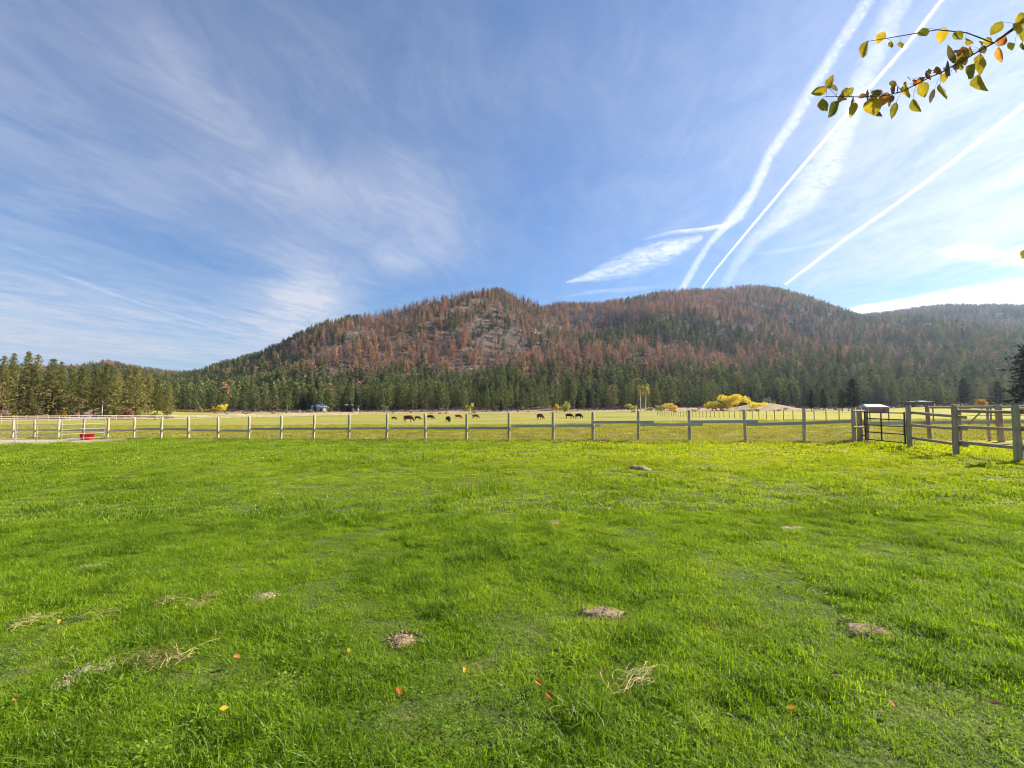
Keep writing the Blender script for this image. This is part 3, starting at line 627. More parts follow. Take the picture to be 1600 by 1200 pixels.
# vehicles beside the cabins
def vehicle(px, base, Y, L, label, rz, mat):
    x, y = post_xy(px, Y); o = thing('parked_car', label, 'car', (x, y, h1(x, y)), rz)
    b = MB(); pr = [(-.5, .30), (-.5, .72), (-.47, .84), (-.36, .88), (-.26, 1.38), (.12, 1.42), (.24, .95), (.46, .84), (.5, .68), (.5, .30)]
    n = len(pr)
    for s in (-1, 1):
        for (a, z) in pr: b.V.append(Vector((a * L, s * (.85 if z < 1 else .7), z)))
    b.F = [tuple(range(n)), tuple(reversed(range(n, 2 * n)))] + [(i, i + n, (i + 1) % n + n, (i + 1) % n) for i in range(n)]
    link('body', b.mesh('body', mat), o)
    for sx in (-.31, .31):
        for sy in (-.8, .8):
            q = MB(); q.tube([(sx * L, sy - .11, .33), (sx * L, sy + .11, .33)], .33, 12); link('wheel', q.mesh('wheel', M['black']), o)
    for sy in (-.74, .74):
        q = MB(); q.box((-.05 * L, sy, 1.12), (L * .26, .03, .3)); link('window', q.mesh('window', M['glass']), o)
vehicle(461, 640, 290, 4.6, 'white parked car left of the grey cabin', .2, M['pipe'])
vehicle(484, 642, 286, 4.4, 'pale car parked in front of the grey cabin', .1, M['palewall'])

# ------------------------------------------------------------------ fences
def post_mesh(r, h, n=9, sink=.3, seed=0, lean=(0, 0)):
    q = random.Random(seed); mb = MB(); pts = []; rad = []
    for i in range(6):
        z = -sink + (h + sink) * i / 5; pts.append((lean[0] * z + q.uniform(-1, 1) * .006, lean[1] * z + q.uniform(-1, 1) * .006, z)); rad.append(r * q.uniform(.94, 1.05) * (1.03 - .06 * i / 5))
    pts.append((pts[-1][0], pts[-1][1], h + .012)); rad.append(r * .86)
    mb.tube(pts, rad, n); return mb.V, mb.F
def mesh_of(VF, name, mat, smooth=True): return new_mesh(name, VF[0], VF[1], [mat], smooth)
def rod(name, a, b, r, mat, parent, n=8, r2=None):
    a, b = Vector(a), Vector(b); d = b - a; L = d.length; mb = MB(); q = random.Random(int(abs(a.x * 91 + a.y * 37 + a.z * 7) * 10))
    pts = [(q.uniform(-1, 1) * r * .1, q.uniform(-1, 1) * r * .1, L * i / 4) for i in range(5)]
    mb.tube(pts, [r + ((r2 or r) - r) * i / 4 for i in range(5)], n)
    o = link(name, mb.mesh(name, mat, False), parent, a); o.rotation_euler = d.to_track_quat('Z', 'Y').to_euler()
    return o
def plank(name, a, b, hgt, thk, mat, parent):
    a, b = Vector(a), Vector(b); d = b - a; L = d.length; mb = MB(); x = d.normalized(); up = Vector((0, 0, 1)); yv = x.cross(up).normalized(); zv = yv.cross(x) * -1
    if zv.z < 0: zv = -zv
    R = Matrix((yv, zv, x)).transposed()      # long axis = local z
    if R.determinant() < 0: R = Matrix((-yv, zv, x)).transposed()
    mb.box((0, 0, L / 2), (thk, hgt, L)); o = link(name, mb.mesh(name, mat), parent, a); o.rotation_euler = R.to_euler(); return o
# 1. wire fence with posts and one board between lawn and field
wf = thing('wire_fence', 'long wire fence of grey posts with one board, between the lawn and the field', 'fence')
POSTS = [(-60,1.38),(-15,1.38),(22,1.38),(56,1.34),(93,1.38),(132,1.38),(170,1.42),(211,1.42),(253.5,1.42),(296,1.42),(342,1.38),(390,1.40),(440,1.42),(491,1.42),(546,1.42),(604.6,1.42),(665,1.42),(729,1.40),(795,1.42),(864,1.42),(926,1.40),(997,1.42),(1077,1.42),(1164,1.42),(1255,1.43),(1333,1.43)]
def fence_pt(px):                        # where the column meets the fence line
    r = (px - 800) / F * math.cos(PITCH); s = -(FA.x * FN.x + FA.y * FN.y); Y = -s / (r * FN.x + FN.y); return Vector((r * Y, Y))
pw = []
for i, (px, h) in enumerate(POSTS):
    p = fence_pt(px); z = h1(p.x, p.y); ln = (rnd.gauss(0, .012), rnd.gauss(0, .012))
    if px in (296, 342): ln = (.03, 0)
    link('post', mesh_of(post_mesh(.068 if px < 1300 else .08, h, seed=i, lean=ln), 'post', M['post']), wf, (p.x, p.y, z), (0, 0, rnd.random() * 6)); pw.append((p, z))
mb = MB(); off = FN * .085
for i in range(len(pw) - 1):
    (p, z), (p2, z2) = pw[i], pw[i+1]; L = (p2 - p).length
    a3 = lambda q, zz, h: Vector((q.x + off.x, q.y + off.y, zz + h))
    for h in (.12, .28, .44, .60, .98, 1.16, 1.36): mb.tube([a3(p, z, h), a3((p + p2) / 2, (z + z2) / 2, h - .006), a3(p2, z2, h)], .0022 if h < 1.3 else .0035, 3, False)
    nv = int(L / .15)
    for k in range(nv):
        q = p.lerp(p2, (k + .5) / nv); zz = z + (z2 - z) * (k + .5) / nv; mb.tube([a3(q, zz, .03), a3(q, zz, 1.18)], .0016, 3, False)
link('wire_mesh', mb.mesh('wire_mesh', M['wire']), wf, kind='stuff')
# boards, each spanning one or two bays; height above ground read at both ends
BRD = [(-60, 56, .62, .62), (56, 170, .62, .60), (170, 211, .58, .58), (211, 296, .66, .64), (296, 390, .58, .54), (390, 546, .66, .66), (546, 665, .67, .66), (665, 795, .66, .66), (795, 938, .76, .76), (926, 1021, .92, .92), (1000, 1097, .80, .80), (1077, 1183, .92, .92), (1164, 1258, .79, .84), (1255, 1333, .84, .90)]
for i, (a, b, ha, hb) in enumerate(BRD):
    pa, pb_ = fence_pt(a), fence_pt(b); o_ = FN * (-.10 - .03 * (i % 2)) if a >= 900 else FN * (.11 if i % 2 else .14)
    plank('board', (pa.x + o_.x, pa.y + o_.y, h1(pa.x, pa.y) + ha), (pb_.x + o_.x, pb_.y + o_.y, h1(pb_.x, pb_.y) + hb), .125, .025, M['board'], wf)
# 2. the same line goes on behind the gate with heavier braced posts and a pole on top
bf = thing('braced_wire_fence', 'wire fence with reddish leaning posts and a diagonal brace behind the pole fence', 'fence')
BP = [(1353.5, 1.46, .07, 0), (1451, 1.50, .075, .05), (1499, 1.30, .05, 0), (1562, 1.50, .11, .04), (1556, 1.36, .05, 0), (1650, 1.5, .09, 0), (1760, 1.5, .09, 0)]
def back_pt(px): 
    Y = 19.6 if px < 1400 else 19.6 - (px - 1400) * .004; x, y = post_xy(px, Y); return Vector((x, y))
for i, (px, h, r, ln) in enumerate(BP):
    p = back_pt(px)
    if px == 1556: p = p + Vector((.02, .35))
    link('post', mesh_of(post_mesh(r, h, seed=60 + i, lean=(-ln, 0)), 'post', M['brace']), bf, (p.x, p.y, h1(p.x, p.y)))
def bh(px, h): p = back_pt(px); return Vector((p.x, p.y, h1(p.x, p.y) + h))
plank('board', bh(1345, .79) + Vector((0, .12, 0)), bh(1460, .79) + Vector((0, .12, 0)), .14, .025, M['board'], bf)
plank('board', bh(1452, .80) + Vector((0, .15, 0)), bh(1566, .80) + Vector((0, .15, 0)), .14, .025, M['board'], bf)
plank('board', bh(1563, .80) + Vector((0, .18, 0)), bh(1760, .80) + Vector((0, .18, 0)), .14, .025, M['board'], bf)
rod('top_pole', bh(1449, 1.42) + Vector((0, .05, 0)), bh(1566, 1.42) + Vector((0, .05, 0)), .045, M['rail'], bf)
rod('top_pole', bh(1558, 1.40) + Vector((0, -.08, 0)), bh(1765, 1.42) + Vector((0, -.08, 0)), .045, M['rail'], bf)
rod('brace', bh(1514, .72) + Vector((0, .06, 0)), bh(1538, 1.30) + Vector((0, .06, 0)), .03, M['rail'], bf)
mb = MB()
for (a, b) in ((1345, 1451), (1451, 1562), (1562, 1760)):
    p, q = bh(a, 0), bh(b, 0); n_ = int((q - p).length / .16)
    for h in (.1, .25, .4, .6, 1.0, 1.2): mb.tube([p + Vector((0, .1, h)), q + Vector((0, .1, h))], .0022, 3, False)
    for k in range(n_): r_ = p.lerp(q, (k + .5) / n_); mb.tube([r_ + Vector((0, .1, .02)), r_ + Vector((0, .1, 1.2))], .0016, 3, False)
link('wire_mesh', mb.mesh('wire_mesh', M['wire']), bf, kind='stuff')
# 3. pole fence with the black tube gate
pf = thing('pole_fence', 'round pole fence with three rails and thick greenish posts at the right edge', 'fence')
def gp(px, Y): x, y = post_xy(px, Y); return Vector((x, y, h1(x, y)))
G1, P2, P3, P4 = gp(1342, 19.6), gp(1419, 17.2), gp(1491, 14.5), gp(1587, 12.55); P5 = P4 + Vector((-.05, -2.3, 0)); P5.z = h1(P5.x, P5.y); P6 = P5 + Vector((-.1, -2.4, 0)); P6.z = h1(P6.x, P6.y)
for i, (p, h, r) in enumerate(((P2, 1.50, .082), (P3, 1.50, .085), (P4, 1.50, .092), (P5, 1.5, .09), (P6, 1.5, .09))):
    link('post', mesh_of(post_mesh(r, h, 12, seed=80 + i), 'post', M['rail']), pf, p)
up = lambda p, h: Vector((p.x, p.y, p.z + h))
RP = [(P2, P3, ((1.26, 1.16), (.80, .80), (.34, .31))), (P3, P4, ((1.35, 1.32), (.86, .86), (.40, .36))), (P4, P5, ((1.40, 1.38), (.92, .92), (.42, .42))), (P5, P6, ((1.36, 1.36), (.90, .90), (.40, .40)))]
for k, (a, b, hs) in enumerate(RP):
    d = (b - a).normalized(); sdv = Vector((d.y, -d.x, 0)).normalized()
    if sdv.x < 0: sdv = -sdv
    sdv *= .115 * (1 if k % 2 == 0 else 1.0)
    for (ha, hb) in hs:
        ext = .32 if k == 0 else .25
        rod('rail', up(a, ha) - d * .12 + sdv, up(b, hb) + d * ext + sdv + Vector((0, 0, -.10 if k % 2 == 0 else 0)) * 0, .052, M['rail'], pf, 9, .045)
rod('board_on_ground', gp(1553, 17.0) + Vector((0, 0, .07)), gp(1640, 16.6) + Vector((0, 0, .07)), .035, M['pale'], None)
bo = bpy.data.objects['board_on_ground']; bo.name = 'loose_board'; bo['label'] = 'pale loose board lying in the grass behind the last posts of the pole fence'; bo['category'] = 'board'
gt = thing('gate', 'black tubular steel farm gate with five bars', 'gate', G1)
A0, B0 = Vector((0, 0, 0)) + Vector((.14, -.12, 0)), (P2 - G1) + Vector((-.14, .02, 0))
def gb(f, h): v = A0.lerp(B0, f); return v + Vector((0, 0, h + (G1.z * 0)))
hl = [(1.27, 1.25), (1.05, 1.00), (.74, .76), (.45, .46), (.16, .17)]
hl = [(1.26, 1.24), (1.02, .98), (.75, .74), (.46, .46), (.16, .15)]
for a, b in hl:
    rod('bar', gb(0, a), gb(1, b), .021, M['black'], gt)
for f, t0, t1, r in ((0, .12, 1.30, .026), (.44, .14, 1.26, .024), (1, .10, 1.28, .026)): rod('upright', gb(f, t0), gb(f, t1), r, M['black'], gt)
rod('hinge', gb(0, .9) + Vector((-.14, 0, 0)), gb(0, .9), .02, M['black'], gt); rod('hinge', gb(0, .3) + Vector((-.14, 0, 0)), gb(0, .3), .02, M['black'], gt)
rod('latch_chain', gb(.97, .72), gb(.97, .42), .009, M['wire'], gt); rod('latch', gb(.98, .78), gb(1.04, .78), .02, M['black'], gt)
hp = thing('gate_post', 'grey hinge post of the black gate, tied back by two short poles', 'post', G1)
link('post', mesh_of(post_mesh(.095, 1.45, 12, seed=97), 'post', M['rail']), hp)
dd = fence_pt(1333) - Vector((G1.x, G1.y)); 
for h in (1.32, .66): rod('short_pole', (dd.x - .15, dd.y - .17, h), (.06, -.17, h), .04, M['rail'], hp)
# 4. white pipe corral panels
def panel(name, a, b, label, h=1.42, nv=3):
    a, b = Vector(a), Vector(b); o = thing(name, label, 'corral panel', a); d = b - a
    for z in (.16, .46, .76, 1.08, h): rod('bar', (0, 0, z), d + Vector((0, 0, z)), .013, M['pipe'], o, 7)
    for k in range(nv): 
        f = k / (nv - 1); rod('upright', d * f + Vector((0, 0, .02)), d * f + Vector((0, 0, h + .02)), .018, M['pipe'], o, 7)
    return o
c0 = gp(94.5, 29.3); c1 = gp(165, 31.6); cA = gp(28, 29.6); cB = gp(-50, 29.9)
panel('corral_panel', cA, c0 - Vector((.08, 0, 0)), 'white pipe corral panel left of the double corner uprights'); panel('corral_panel', cB, cA - Vector((.1, 0, 0)), 'white pipe corral panel at the left edge of the photo')
panel('corral_panel', c0 + Vector((.06, .1, 0)), c1, 'white pipe corral panel passing in front of the red tub')
# red tub
p = gp(136.3, 31.1) + Vector((0, .1, 0)); o = thing('feed_tub', 'red plastic feed tub on the dirt behind the pipe panel', 'tub', p)
mb = MB(); n = 20; prof = [(.0, .02), (.31, .0), (.33, .03), (.38, .38), (.405, .38), (.405, .41), (.365, .41), (.32, .06), (0, .05)]
for (r, z) in prof:
    for k in range(n): a = 2 * math.pi * k / n; mb.V.append(Vector((r * math.cos(a), r * math.sin(a), z)))
for i in range(len(prof) - 1):
    for k in range(n): mb.F.append((i*n + k, i*n + (k+1) % n, (i+1)*n + (k+1) % n, (i+1)*n + k))
link('tub_wall', mb.mesh('tub_wall', M['red'], True), o)
mb = MB(); mb.tube([(-.43, 0, .33), (-.47, 0, .30), (-.43, 0, .24), (-.385, 0, .24)], .015, 6); link('handle', mb.mesh('handle', M['red']), o)
# 5. pale board fence across the far left of the field
lf = thing('board_fence', 'pale three board fence running across the far side of the field at left', 'fence')
pa = Vector(post_xy(-60, 92)); pb_ = Vector(post_xy(560, 215)); NP = 66; pv = None
for i in range(NP):
    f = i / (NP - 1); p = pa.lerp(pb_, f); z = h1(p.x, p.y) + .02
    q = MB(); q.tube([(0, 0, -.3), (0, 0, 1.45)], .07, 6); link('post', q.mesh('post', M['pale']), lf, (p.x, p.y, z))
    if pv is not None:
        for h in (.45, .85, 1.25): plank('board', (pv[0].x, pv[0].y - .10, pv[1] + h), (p.x, p.y - .10, z + h), .15, .03, M['pale'], lf)
    pv = (p, z)
# 6. post and wire fence running away across the right of the field
rf = thing('field_fence', 'thin dark post and wire fence running away through the right of the field', 'fence')
pv = None; q = MB(); q.tube([(0, 0, -.3), (0, 0, 1.42)], [.055, .05], 6); pm = q.mesh('post', M['oldpost']); wires = MB()
for i in range(46):
    Y = 33 + i * 2.75; X = 37.4 + (Y - 46) * .10 + .3 * math.sin(i * .7) * .2; z = h1(X, Y)
    link('post', pm, rf, (X, Y, z), (rnd.gauss(0, .02), rnd.gauss(0, .02), 0)); p = Vector((X, Y, z))
    if pv is not None:
        for h in (.3, .6, .9, 1.15): wires.tube([pv + Vector((0, 0, h)), p + Vector((0, 0, h))], .003, 3, False)
        wires.tube([pv + Vector((0, 0, 1.38)), p + Vector((0, 0, 1.38))], .012, 4, False)
    pv = p
link('wire_strands', wires.mesh('wire_strands', M['wire']), rf, kind='stuff')
ff = thing('rail_fence', 'low dark rail fence at the far edge of the field behind the brown cow', 'fence')
pv = None
for i in range(9):
    x, y = post_xy(818 + i * 12, 292); z = h1(x, y); q = MB(); q.tube([(0, 0, -.2), (0, 0, 1.9)], .12, 6); link('post', q.mesh('post', M['oldpost']), ff, (x, y, z)); p = Vector((x, y, z))
    if pv is not None and i != 5:
        for h in (.9, 1.6): plank('rail', pv + Vector((0, -.15, h)), p + Vector((0, -.15, h)), .25, .06, M['oldpost'], ff)
    pv = p

# ------------------------------------------------------------------ cattle, all grazing
def cow_mesh(name, mat, turn=0., stride=0.):
    P_ = {}; V = []; R = []; E = []
    def v(p, r, par=None):
        V.append(p); R.append(r if isinstance(r, tuple) else (r, r)); i = len(V) - 1
        if par is not None: E.append((par, i))
        return i
    hip = v((-.62, 0, 1.04), (.31, .36)); mid = v((-.15, 0, .97), (.38, .42), hip); ch = v((.30, 0, .95), (.36, .43), mid); sh = v((.58, 0, 1.0), (.29, .35), ch)
    rp = v((-.86, 0, 1.08), (.22, .22), hip)
    nk = v((.84, turn * .15, .86), (.21, .25), sh); n2 = v((1.04, turn * .3, .62), (.16, .19), nk); hd = v((1.20, turn * .42, .42), (.135, .13), n2); mz = v((1.34, turn * .5, .17), (.095, .085), hd)
    v((1.14, turn * .42 + .17, .50), (.035, .05), hd); v((1.14, turn * .42 - .17, .50), (.035, .05), hd)
    for s in (-1, 1):
        f = stride * s
        a = v((.50, s * .17, .74), .135, ch); b = v((.50 + f * .5, s * .18, .44), .075, a); c = v((.50 + f, s * .18, .10), .05, b); v((.53 + f, s * .18, .02), .062, c)
        a = v((-.70, s * .18, .80), .165, hip); b = v((-.62 - f * .4, s * .19, .60), .11, a); c = v((-.76 - f, s * .19, .42), .065, b); d = v((-.72 - f, s * .19, .10), .048, c); v((-.69 - f, s * .19, .02), .06, d)
    tl = v((-1.0, 0, 1.02), .045, rp); t2 = v((-1.05, 0, .70), .028, tl); v((-1.04, 0, .42), .045, t2)
    me = bpy.data.meshes.new(name); me.from_pydata(V, E, []); o = bpy.data.objects.new('tmp', me); COL.objects.link(o)
    sk = o.modifiers.new('s', 'SKIN'); sk.use_smooth_shade = True
    for i, r in enumerate(R): me.skin_vertices[0].data[i].radius = r; me.skin_vertices[0].data[i].use_root = (i == 0)
    sb = o.modifiers.new('b', 'SUBSURF'); sb.levels = 1; sb.render_levels = 1
    dg = bpy.context.evaluated_depsgraph_get(); out = bpy.data.meshes.new_from_object(o.evaluated_get(dg)); bpy.data.objects.remove(o)
    out.name = name; out.materials.clear(); out.materials.append(mat); out.polygons.foreach_set('material_index', [0] * len(out.polygons)); return out
CM = {(m_, v_): cow_mesh('cow', M[m_], tn, st) for m_ in ('cowred', 'cowbrown', 'cowblack') for v_, tn, st in ((0, .3, .06), (1, -.5, -.1))}
for px, base, hpx, mt, rz, lb in [
    (615.5, 656.3, 5.2, 'cowbrown', -.15, 'small brown calf grazing, leftmost of the herd'), (638.2, 659.6, 10.2, 'cowbrown', -.12, 'largest dark brown cow grazing near the left end of the herd'),
    (652.5, 656.5, 6.2, 'cowbrown', .1, 'brown calf grazing just right of the largest cow'), (672.3, 655.8, 7.0, 'cowblack', -.1, 'black cow grazing behind the fence post, fourth from the left'),
    (700.5, 660.4, 9.6, 'cowblack', -1.0, 'black cow turned towards the lawn, grazing alone mid herd'), (716.2, 654.8, 6.9, 'cowred', -.1, 'red brown cow grazing left of a fence post'),
    (743.0, 654.4, 6.9, 'cowred', -.1, 'red brown cow grazing right of a fence post'), (843.7, 655.8, 9.2, 'cowbrown', -.95, 'brown cow turned towards the lawn, left of the dark pair'),
    (889.3, 654.1, 7.6, 'cowblack', -.15, 'dark cow with lowered head, left one of the right hand pair'), (904.3, 654.4, 8.0, 'cowblack', -.6, 'dark cow grazing at the right end of the herd')]:
    p = ground(px, base, 60, 250); k = hpx / F * p.y / 1.28
    o = link('cow', CM[(mt, rnd.randrange(2))], None, p - Vector((0, 0, .02)), (0, 0, rz), label=lb, category='cow', group='cattle grazing in the field'); o.scale = (k, k, k)
    print('cow', px, round(p.y), round(k, 2))

# ------------------------------------------------------------------ lawn grass
def grass_patch(name, n, R, h0, h1_, w, mats, seed, lean=.5, segs=2):
    q = np.random.RandomState(seed); V = []; Q = []; MI = []
    for i in range(n):
        r = R * math.sqrt(q.rand()); a = q.rand() * 6.283; x, y = r * math.cos(a), r * math.sin(a)
        h = q.uniform(h0, h1_) * (1 - .25 * (r / R)); th = q.rand() * 6.283; ln = abs(q.normal()) * lean * h; ww = w * q.uniform(.6, 1.2)
        dx_, dy_ = math.cos(th), math.sin(th); fx, fy = -math.sin(th + q.normal() * .5), math.cos(th + q.normal() * .5); b = len(V)
        for s, (f, wf) in enumerate(((0, .8), (.45, 1.), (.8, .6), (1, .08))[:segs + 2]):
            bx, by, bz = x + fx * ln * f * f, y + fy * ln * f * f, h * (f - .22 * f * f * min(1, ln / h)) - .01
            V += [(bx - dx_ * ww * wf / 2, by - dy_ * ww * wf / 2, bz), (bx + dx_ * ww * wf / 2, by + dy_ * ww * wf / 2, bz)]
            if s: Q.append((b + 2*s - 2, b + 2*s - 1, b + 2*s + 1, b + 2*s))
    return fast_mesh(name, np.array(V), np.array(Q), mats, True)
near = [grass_patch('g', 260, .16, .022, .070, .0046, [M['grass']], 700 + i, .95) for i in range(4)] + [grass_patch('g', 170, .13, .04, .10, .0054, [M['grassdark']], 720 + i, 1.0) for i in range(3)] + \
       [grass_patch('g', 260, .16, .015, .042, .0042, [M['grass']], 740 + i, 1.1) for i in range(2)]
midp = [grass_patch('g', 200, .30, .025, .065, .010, [M['grass']], 750 + i, .9, 1) for i in range(4)] + [grass_patch('g', 150, .24, .05, .12, .011, [M['grassdark']], 760 + i, 1.0, 1) for i in range(3)]
farp = [grass_patch('g', 160, .5, .03, .075, .022, [M['grass']], 770 + i, .6, 1) for i in range(4)] + [grass_patch('g', 130, .4, .05, .12, .02, [M['grassdark']], 780 + i, .6, 1) for i in range(3)]
# bare spots: molehills and worn soil
MH = [(150,1050,.19,.035,'soil','pale dry molehill near the bottom left corner'),(101,1072,.12,.02,'soil','small pale patch of bare soil just left of the bottom left molehill'),
      (943,959,.26,.035,'brownsoil','crumbly brown molehill in the middle of the lower lawn'),(1367,989,.28,.03,'brownsoil','long worn brown molehill right of the centre in the lower lawn'),
      (630,1002,.16,.02,'brownsoil','dark scraped patch of soil in the lower middle of the lawn'),(413,934,.17,.02,'soil','pale flat clod of dry soil left of the centre of the lawn'),
      (332,931,.13,.025,'brownsoil','small brown soil heap, right one of two near the pale clod'),(310,947,.13,.02,'brownsoil','small brown soil heap, left one of two near the pale clod'),
      (145,887,.18,.02,'soil','small pale bare spot in the left of the lawn'),(997,734,.42,.16,'brownsoil','dark brown mound of earth in the middle distance of the lawn'),
      (1094,733,.16,.07,'brownsoil','tiny dark mound right of the brown mound of earth'),(863,817,.25,.02,'brownsoil','worn brown spot in the centre of the lawn'),(1441,913,.2,.02,'brownsoil','small worn brown spot low in the right of the lawn'),
      (1240,826,.3,.02,'soil','pale thin grassed spot in the right middle of the lawn'),(944,795,.2,.03,'brownsoil','small tan clod above the worn centre spot')]
for i, (px, py, r, h, mt, lb) in enumerate(MH):
    r *= .62 if r > .4 else .5; h = h * .6
    p = ground(px, py); o = thing('molehill', lb, 'mound', p); q = np.random.RandomState(900 + i); n, m_ = 22, 9; V = []; Fc = []
    fz = fbm(np.arange(n)[:, None] * .55 + i * 9, np.arange(m_)[None] * .8, 3)
    for a in range(n):
        for b in range(m_):
            f = b / (m_ - 1); rr = r * f * (1 + .55 * math.sin(a * 2 * math.pi / n * 2 + i) * .3 + .7 * (q.rand() - .5) * (f > .6) * .35)
            z = h * (1 - f * f) + (q.rand() - .5) * .016 * (1 - f) + h * .6 * (fz[a, b] - .5) * (f < .95) + .008 - .03 * (f > .95)
            V.append((1.25 * rr * math.cos(2 * math.pi * a / n), .9 * rr * math.sin(2 * math.pi * a / n), z))
    for a in range(n):
        for b in range(m_ - 1): a2 = (a + 1) % n; Fc.append((a*m_ + b, a*m_ + b + 1, a2*m_ + b + 1, a2*m_ + b))
    link('mound', new_mesh('mound', V, Fc, [M[mt]], True), o); BARE.append((p.x, p.y, r * .55))
    mb = MB()
    for k in range(int(110 + r * 900)):
        a = q.rand() * 6.28; rr = r * 1.7 * q.rand()**.6; s = q.uniform(.004, .014) * (1 + (r > .4)); f = rr / r
        mb.box((rr * math.cos(a), rr * .9 * math.sin(a), max(.006, h * (1 - f * f)) + s * .4), (s, s * q.uniform(.6, 1.3), s * .8), Euler(tuple(q.rand(3) * 3)).to_matrix())
    link('soil_crumbs', mb.mesh('soil_crumbs', M['clod'] if mt == 'soil' else M['brownsoil']), o, kind='stuff')
def lawn_points(y0, y1, step, xk, seed):
    q = np.random.RandomState(seed); ys = np.arange(y0, y1, step); out = []
    for y in ys:
        xs = np.arange(-xk * y - 1.6, xk * y + 1.6, step); out.append(np.stack([xs, np.full_like(xs, y)], 1))
    p = np.concatenate(out); p += q.uniform(-.6, .6, p.shape) * step
    s = fence_side(p[:, 0], p[:, 1]); k = (s < .05) & (p[:, 0] > -46) & (p[:, 0] < 25)
    dirt = (p[:, 0] < -22 + 2 * (vnoise(p[:, 0], p[:, 1]) - .5)) & (p[:, 1] > 27.0 + .9 * vnoise(p[:, 0] * .8, p[:, 1]) + (p[:, 0] + 28) * .25 * (p[:, 0] > -28)); k &= ~dirt
    for bx, by, br in BARE: k &= ((p[:, 0] - bx) / 1.15)**2 + (p[:, 1] - by)**2 > br * br
    return p[k]
def sow(name, pts, npale, ndark, coll, label, flat=0, smin=.8):
    x, y = pts[:, 0], pts[:, 1]; n = len(x); z = H(x, y)
    big_ = fbm(x * .55 + 3, y * .55, 4); sm = fbm(x * 2.4, y * 2.4 + 8, 3)
    fn = fbm(x * 7 + 1, y * 5 + 3, 3); dark = (big_ * .30 + sm * .35 + fn * .35) + rg.normal(0, .03, n) > .56  # besides real dark clumps, fine mottling of darker blades imitates small shadows
    idx = np.where(dark, npale + rg.randint(0, ndark, n), rg.randint(0, npale, n))
    if flat: idx = np.where((~dark) & (big_ * .5 + sm * .5 < .39), npale + ndark + rg.randint(0, flat, n), idx)
    s = (smin + .55 * (sm - .25) * 1.3) * rg.uniform(.8, 1.25, n); hs = s * (.58 + .38 * np.clip(big_ + (sm - .5) * .8, .2, 1) + 1.0 * (fn - .45))
    rot = np.stack([rg.normal(0, .10, n), rg.normal(0, .10, n), rg.uniform(0, 6.28, n)], 1)
    scatter(name, np.stack([x, y, z], 1), rot, np.stack([s, s, hs], 1), idx, coll, label, 'grass'); print(name, n)
sow('lawn_grass', lawn_points(1.0, 7.2, .105, 1.25, 1), 4, 3, protos('proto_near_grass', near), 'bright green lawn grass close to the camera', 2, .72)
sow('lawn_grass', lawn_points(7.0, 15, .24, 1.2, 2), 4, 3, protos('proto_mid_grass', midp), 'bright green lawn grass in the middle distance', 0, .78)
sow('lawn_grass', lawn_points(14.8, 36, .42, 1.25, 3), 4, 3, protos('proto_far_grass', farp), 'yellow green lawn grass in front of the wire fence', 0, .9)
# long grass at the foot of the fence and in the field beyond
tall = [grass_patch('g', 60, .22, .12, .34, .014, [M['drygrass']], 800 + i, .35, 1) for i in range(3)] + [grass_patch('g', 90, .2, .08, .2, .014, [M['grassdark']], 810 + i, .5, 1) for i in range(3)] + [grass_patch('g', 110, .5, .05, .14, .026, [M['fieldgrass']], 820 + i, .5, 1) for i in range(3)]
ct = protos('proto_tall_grass', tall); pts = []; idx = []; sc = []
for k in range(2600):
    s = rg.uniform(-16, 44); d = rg.normal(.12, .14) if rg.rand() < .5 else rg.uniform(.1, 1.3); p = FA + FDIR * s + FN * d
    dk = rg.rand() < (.42 if d < .25 else .05); pr = .35 + .6 * (p.x > 2)
    if not dk and rg.rand() > pr: continue
    if fbm(np.array([s * .5]), np.array([d * .2]), 3)[0] < .42: continue
    pts.append((p.x, p.y)); idx.append((3 if dk else 0) + rg.randint(3)); sc.append(rg.uniform(.5, 1.0) * (1 if d < .6 else .75))
for p, z in pw:
    for k in range(5): pts.append((p.x + rg.normal(0, .16), p.y + rg.normal(0, .12))); idx.append(rg.randint(6)); sc.append(rg.uniform(.6, 1.05))
for k in range(14000):
    y = 20 + 50 * rg.rand()**1.3; x = rg.uniform(-1.25, 1.25) * y
    if fence_side(x, y) < .3: continue
    pts.append((x, y)); idx.append(6 + rg.randint(3) if rg.rand() < .97 else rg.randint(3)); sc.append(rg.uniform(.6, 1.2))
pts = np.array(pts); n = len(pts); sc = np.array(sc)
scatter('field_grass', np.stack([pts[:, 0], pts[:, 1], H(pts[:, 0], pts[:, 1])], 1), np.stack([rg.normal(0, .08, n), rg.normal(0, .08, n), rg.uniform(0, 6.28, n)], 1), np.stack([sc, sc, sc], 1), idx, ct, 'dry and green long grass at the fence foot and in the field behind', 'grass')

# broad leaved weeds in the lawn
def weed(name, n, seed, s=.015):
    q = np.random.RandomState(seed); V = []; Q = []
    for i in range(n):
        r = .09 * q.rand()**.5; a = q.rand() * 6.28; c = np.array([r * math.cos(a), r * math.sin(a), q.uniform(.025, .065)]); e = q.normal(size=3) * (1, 1, .25); e /= np.linalg.norm(e); g = np.cross((0, 0, 1) + q.normal(size=3) * .3, e); g /= np.linalg.norm(g); z = s * q.uniform(.6, 1.2); b = len(V)
        V += [c - e * z * .6, c - e * z * .2 + g * z * .45, c + e * z * .45 + g * z * .35, c + e * z * .7, c + e * z * .45 - g * z * .35, c - e * z * .2 - g * z * .45]; Q += [(b, b+1, b+2, b+3), (b, b+3, b+4, b+5)]
    return fast_mesh(name, np.array(V), np.array(Q), [M['weed']])
M['weed'] = needles('clover_leaves', (.10, .19, .02), (.16, .27, .03), (.26, .36, .05), .45)
wp = [weed('w', 26, i) for i in range(3)]; q = np.random.RandomState(5); pts = []
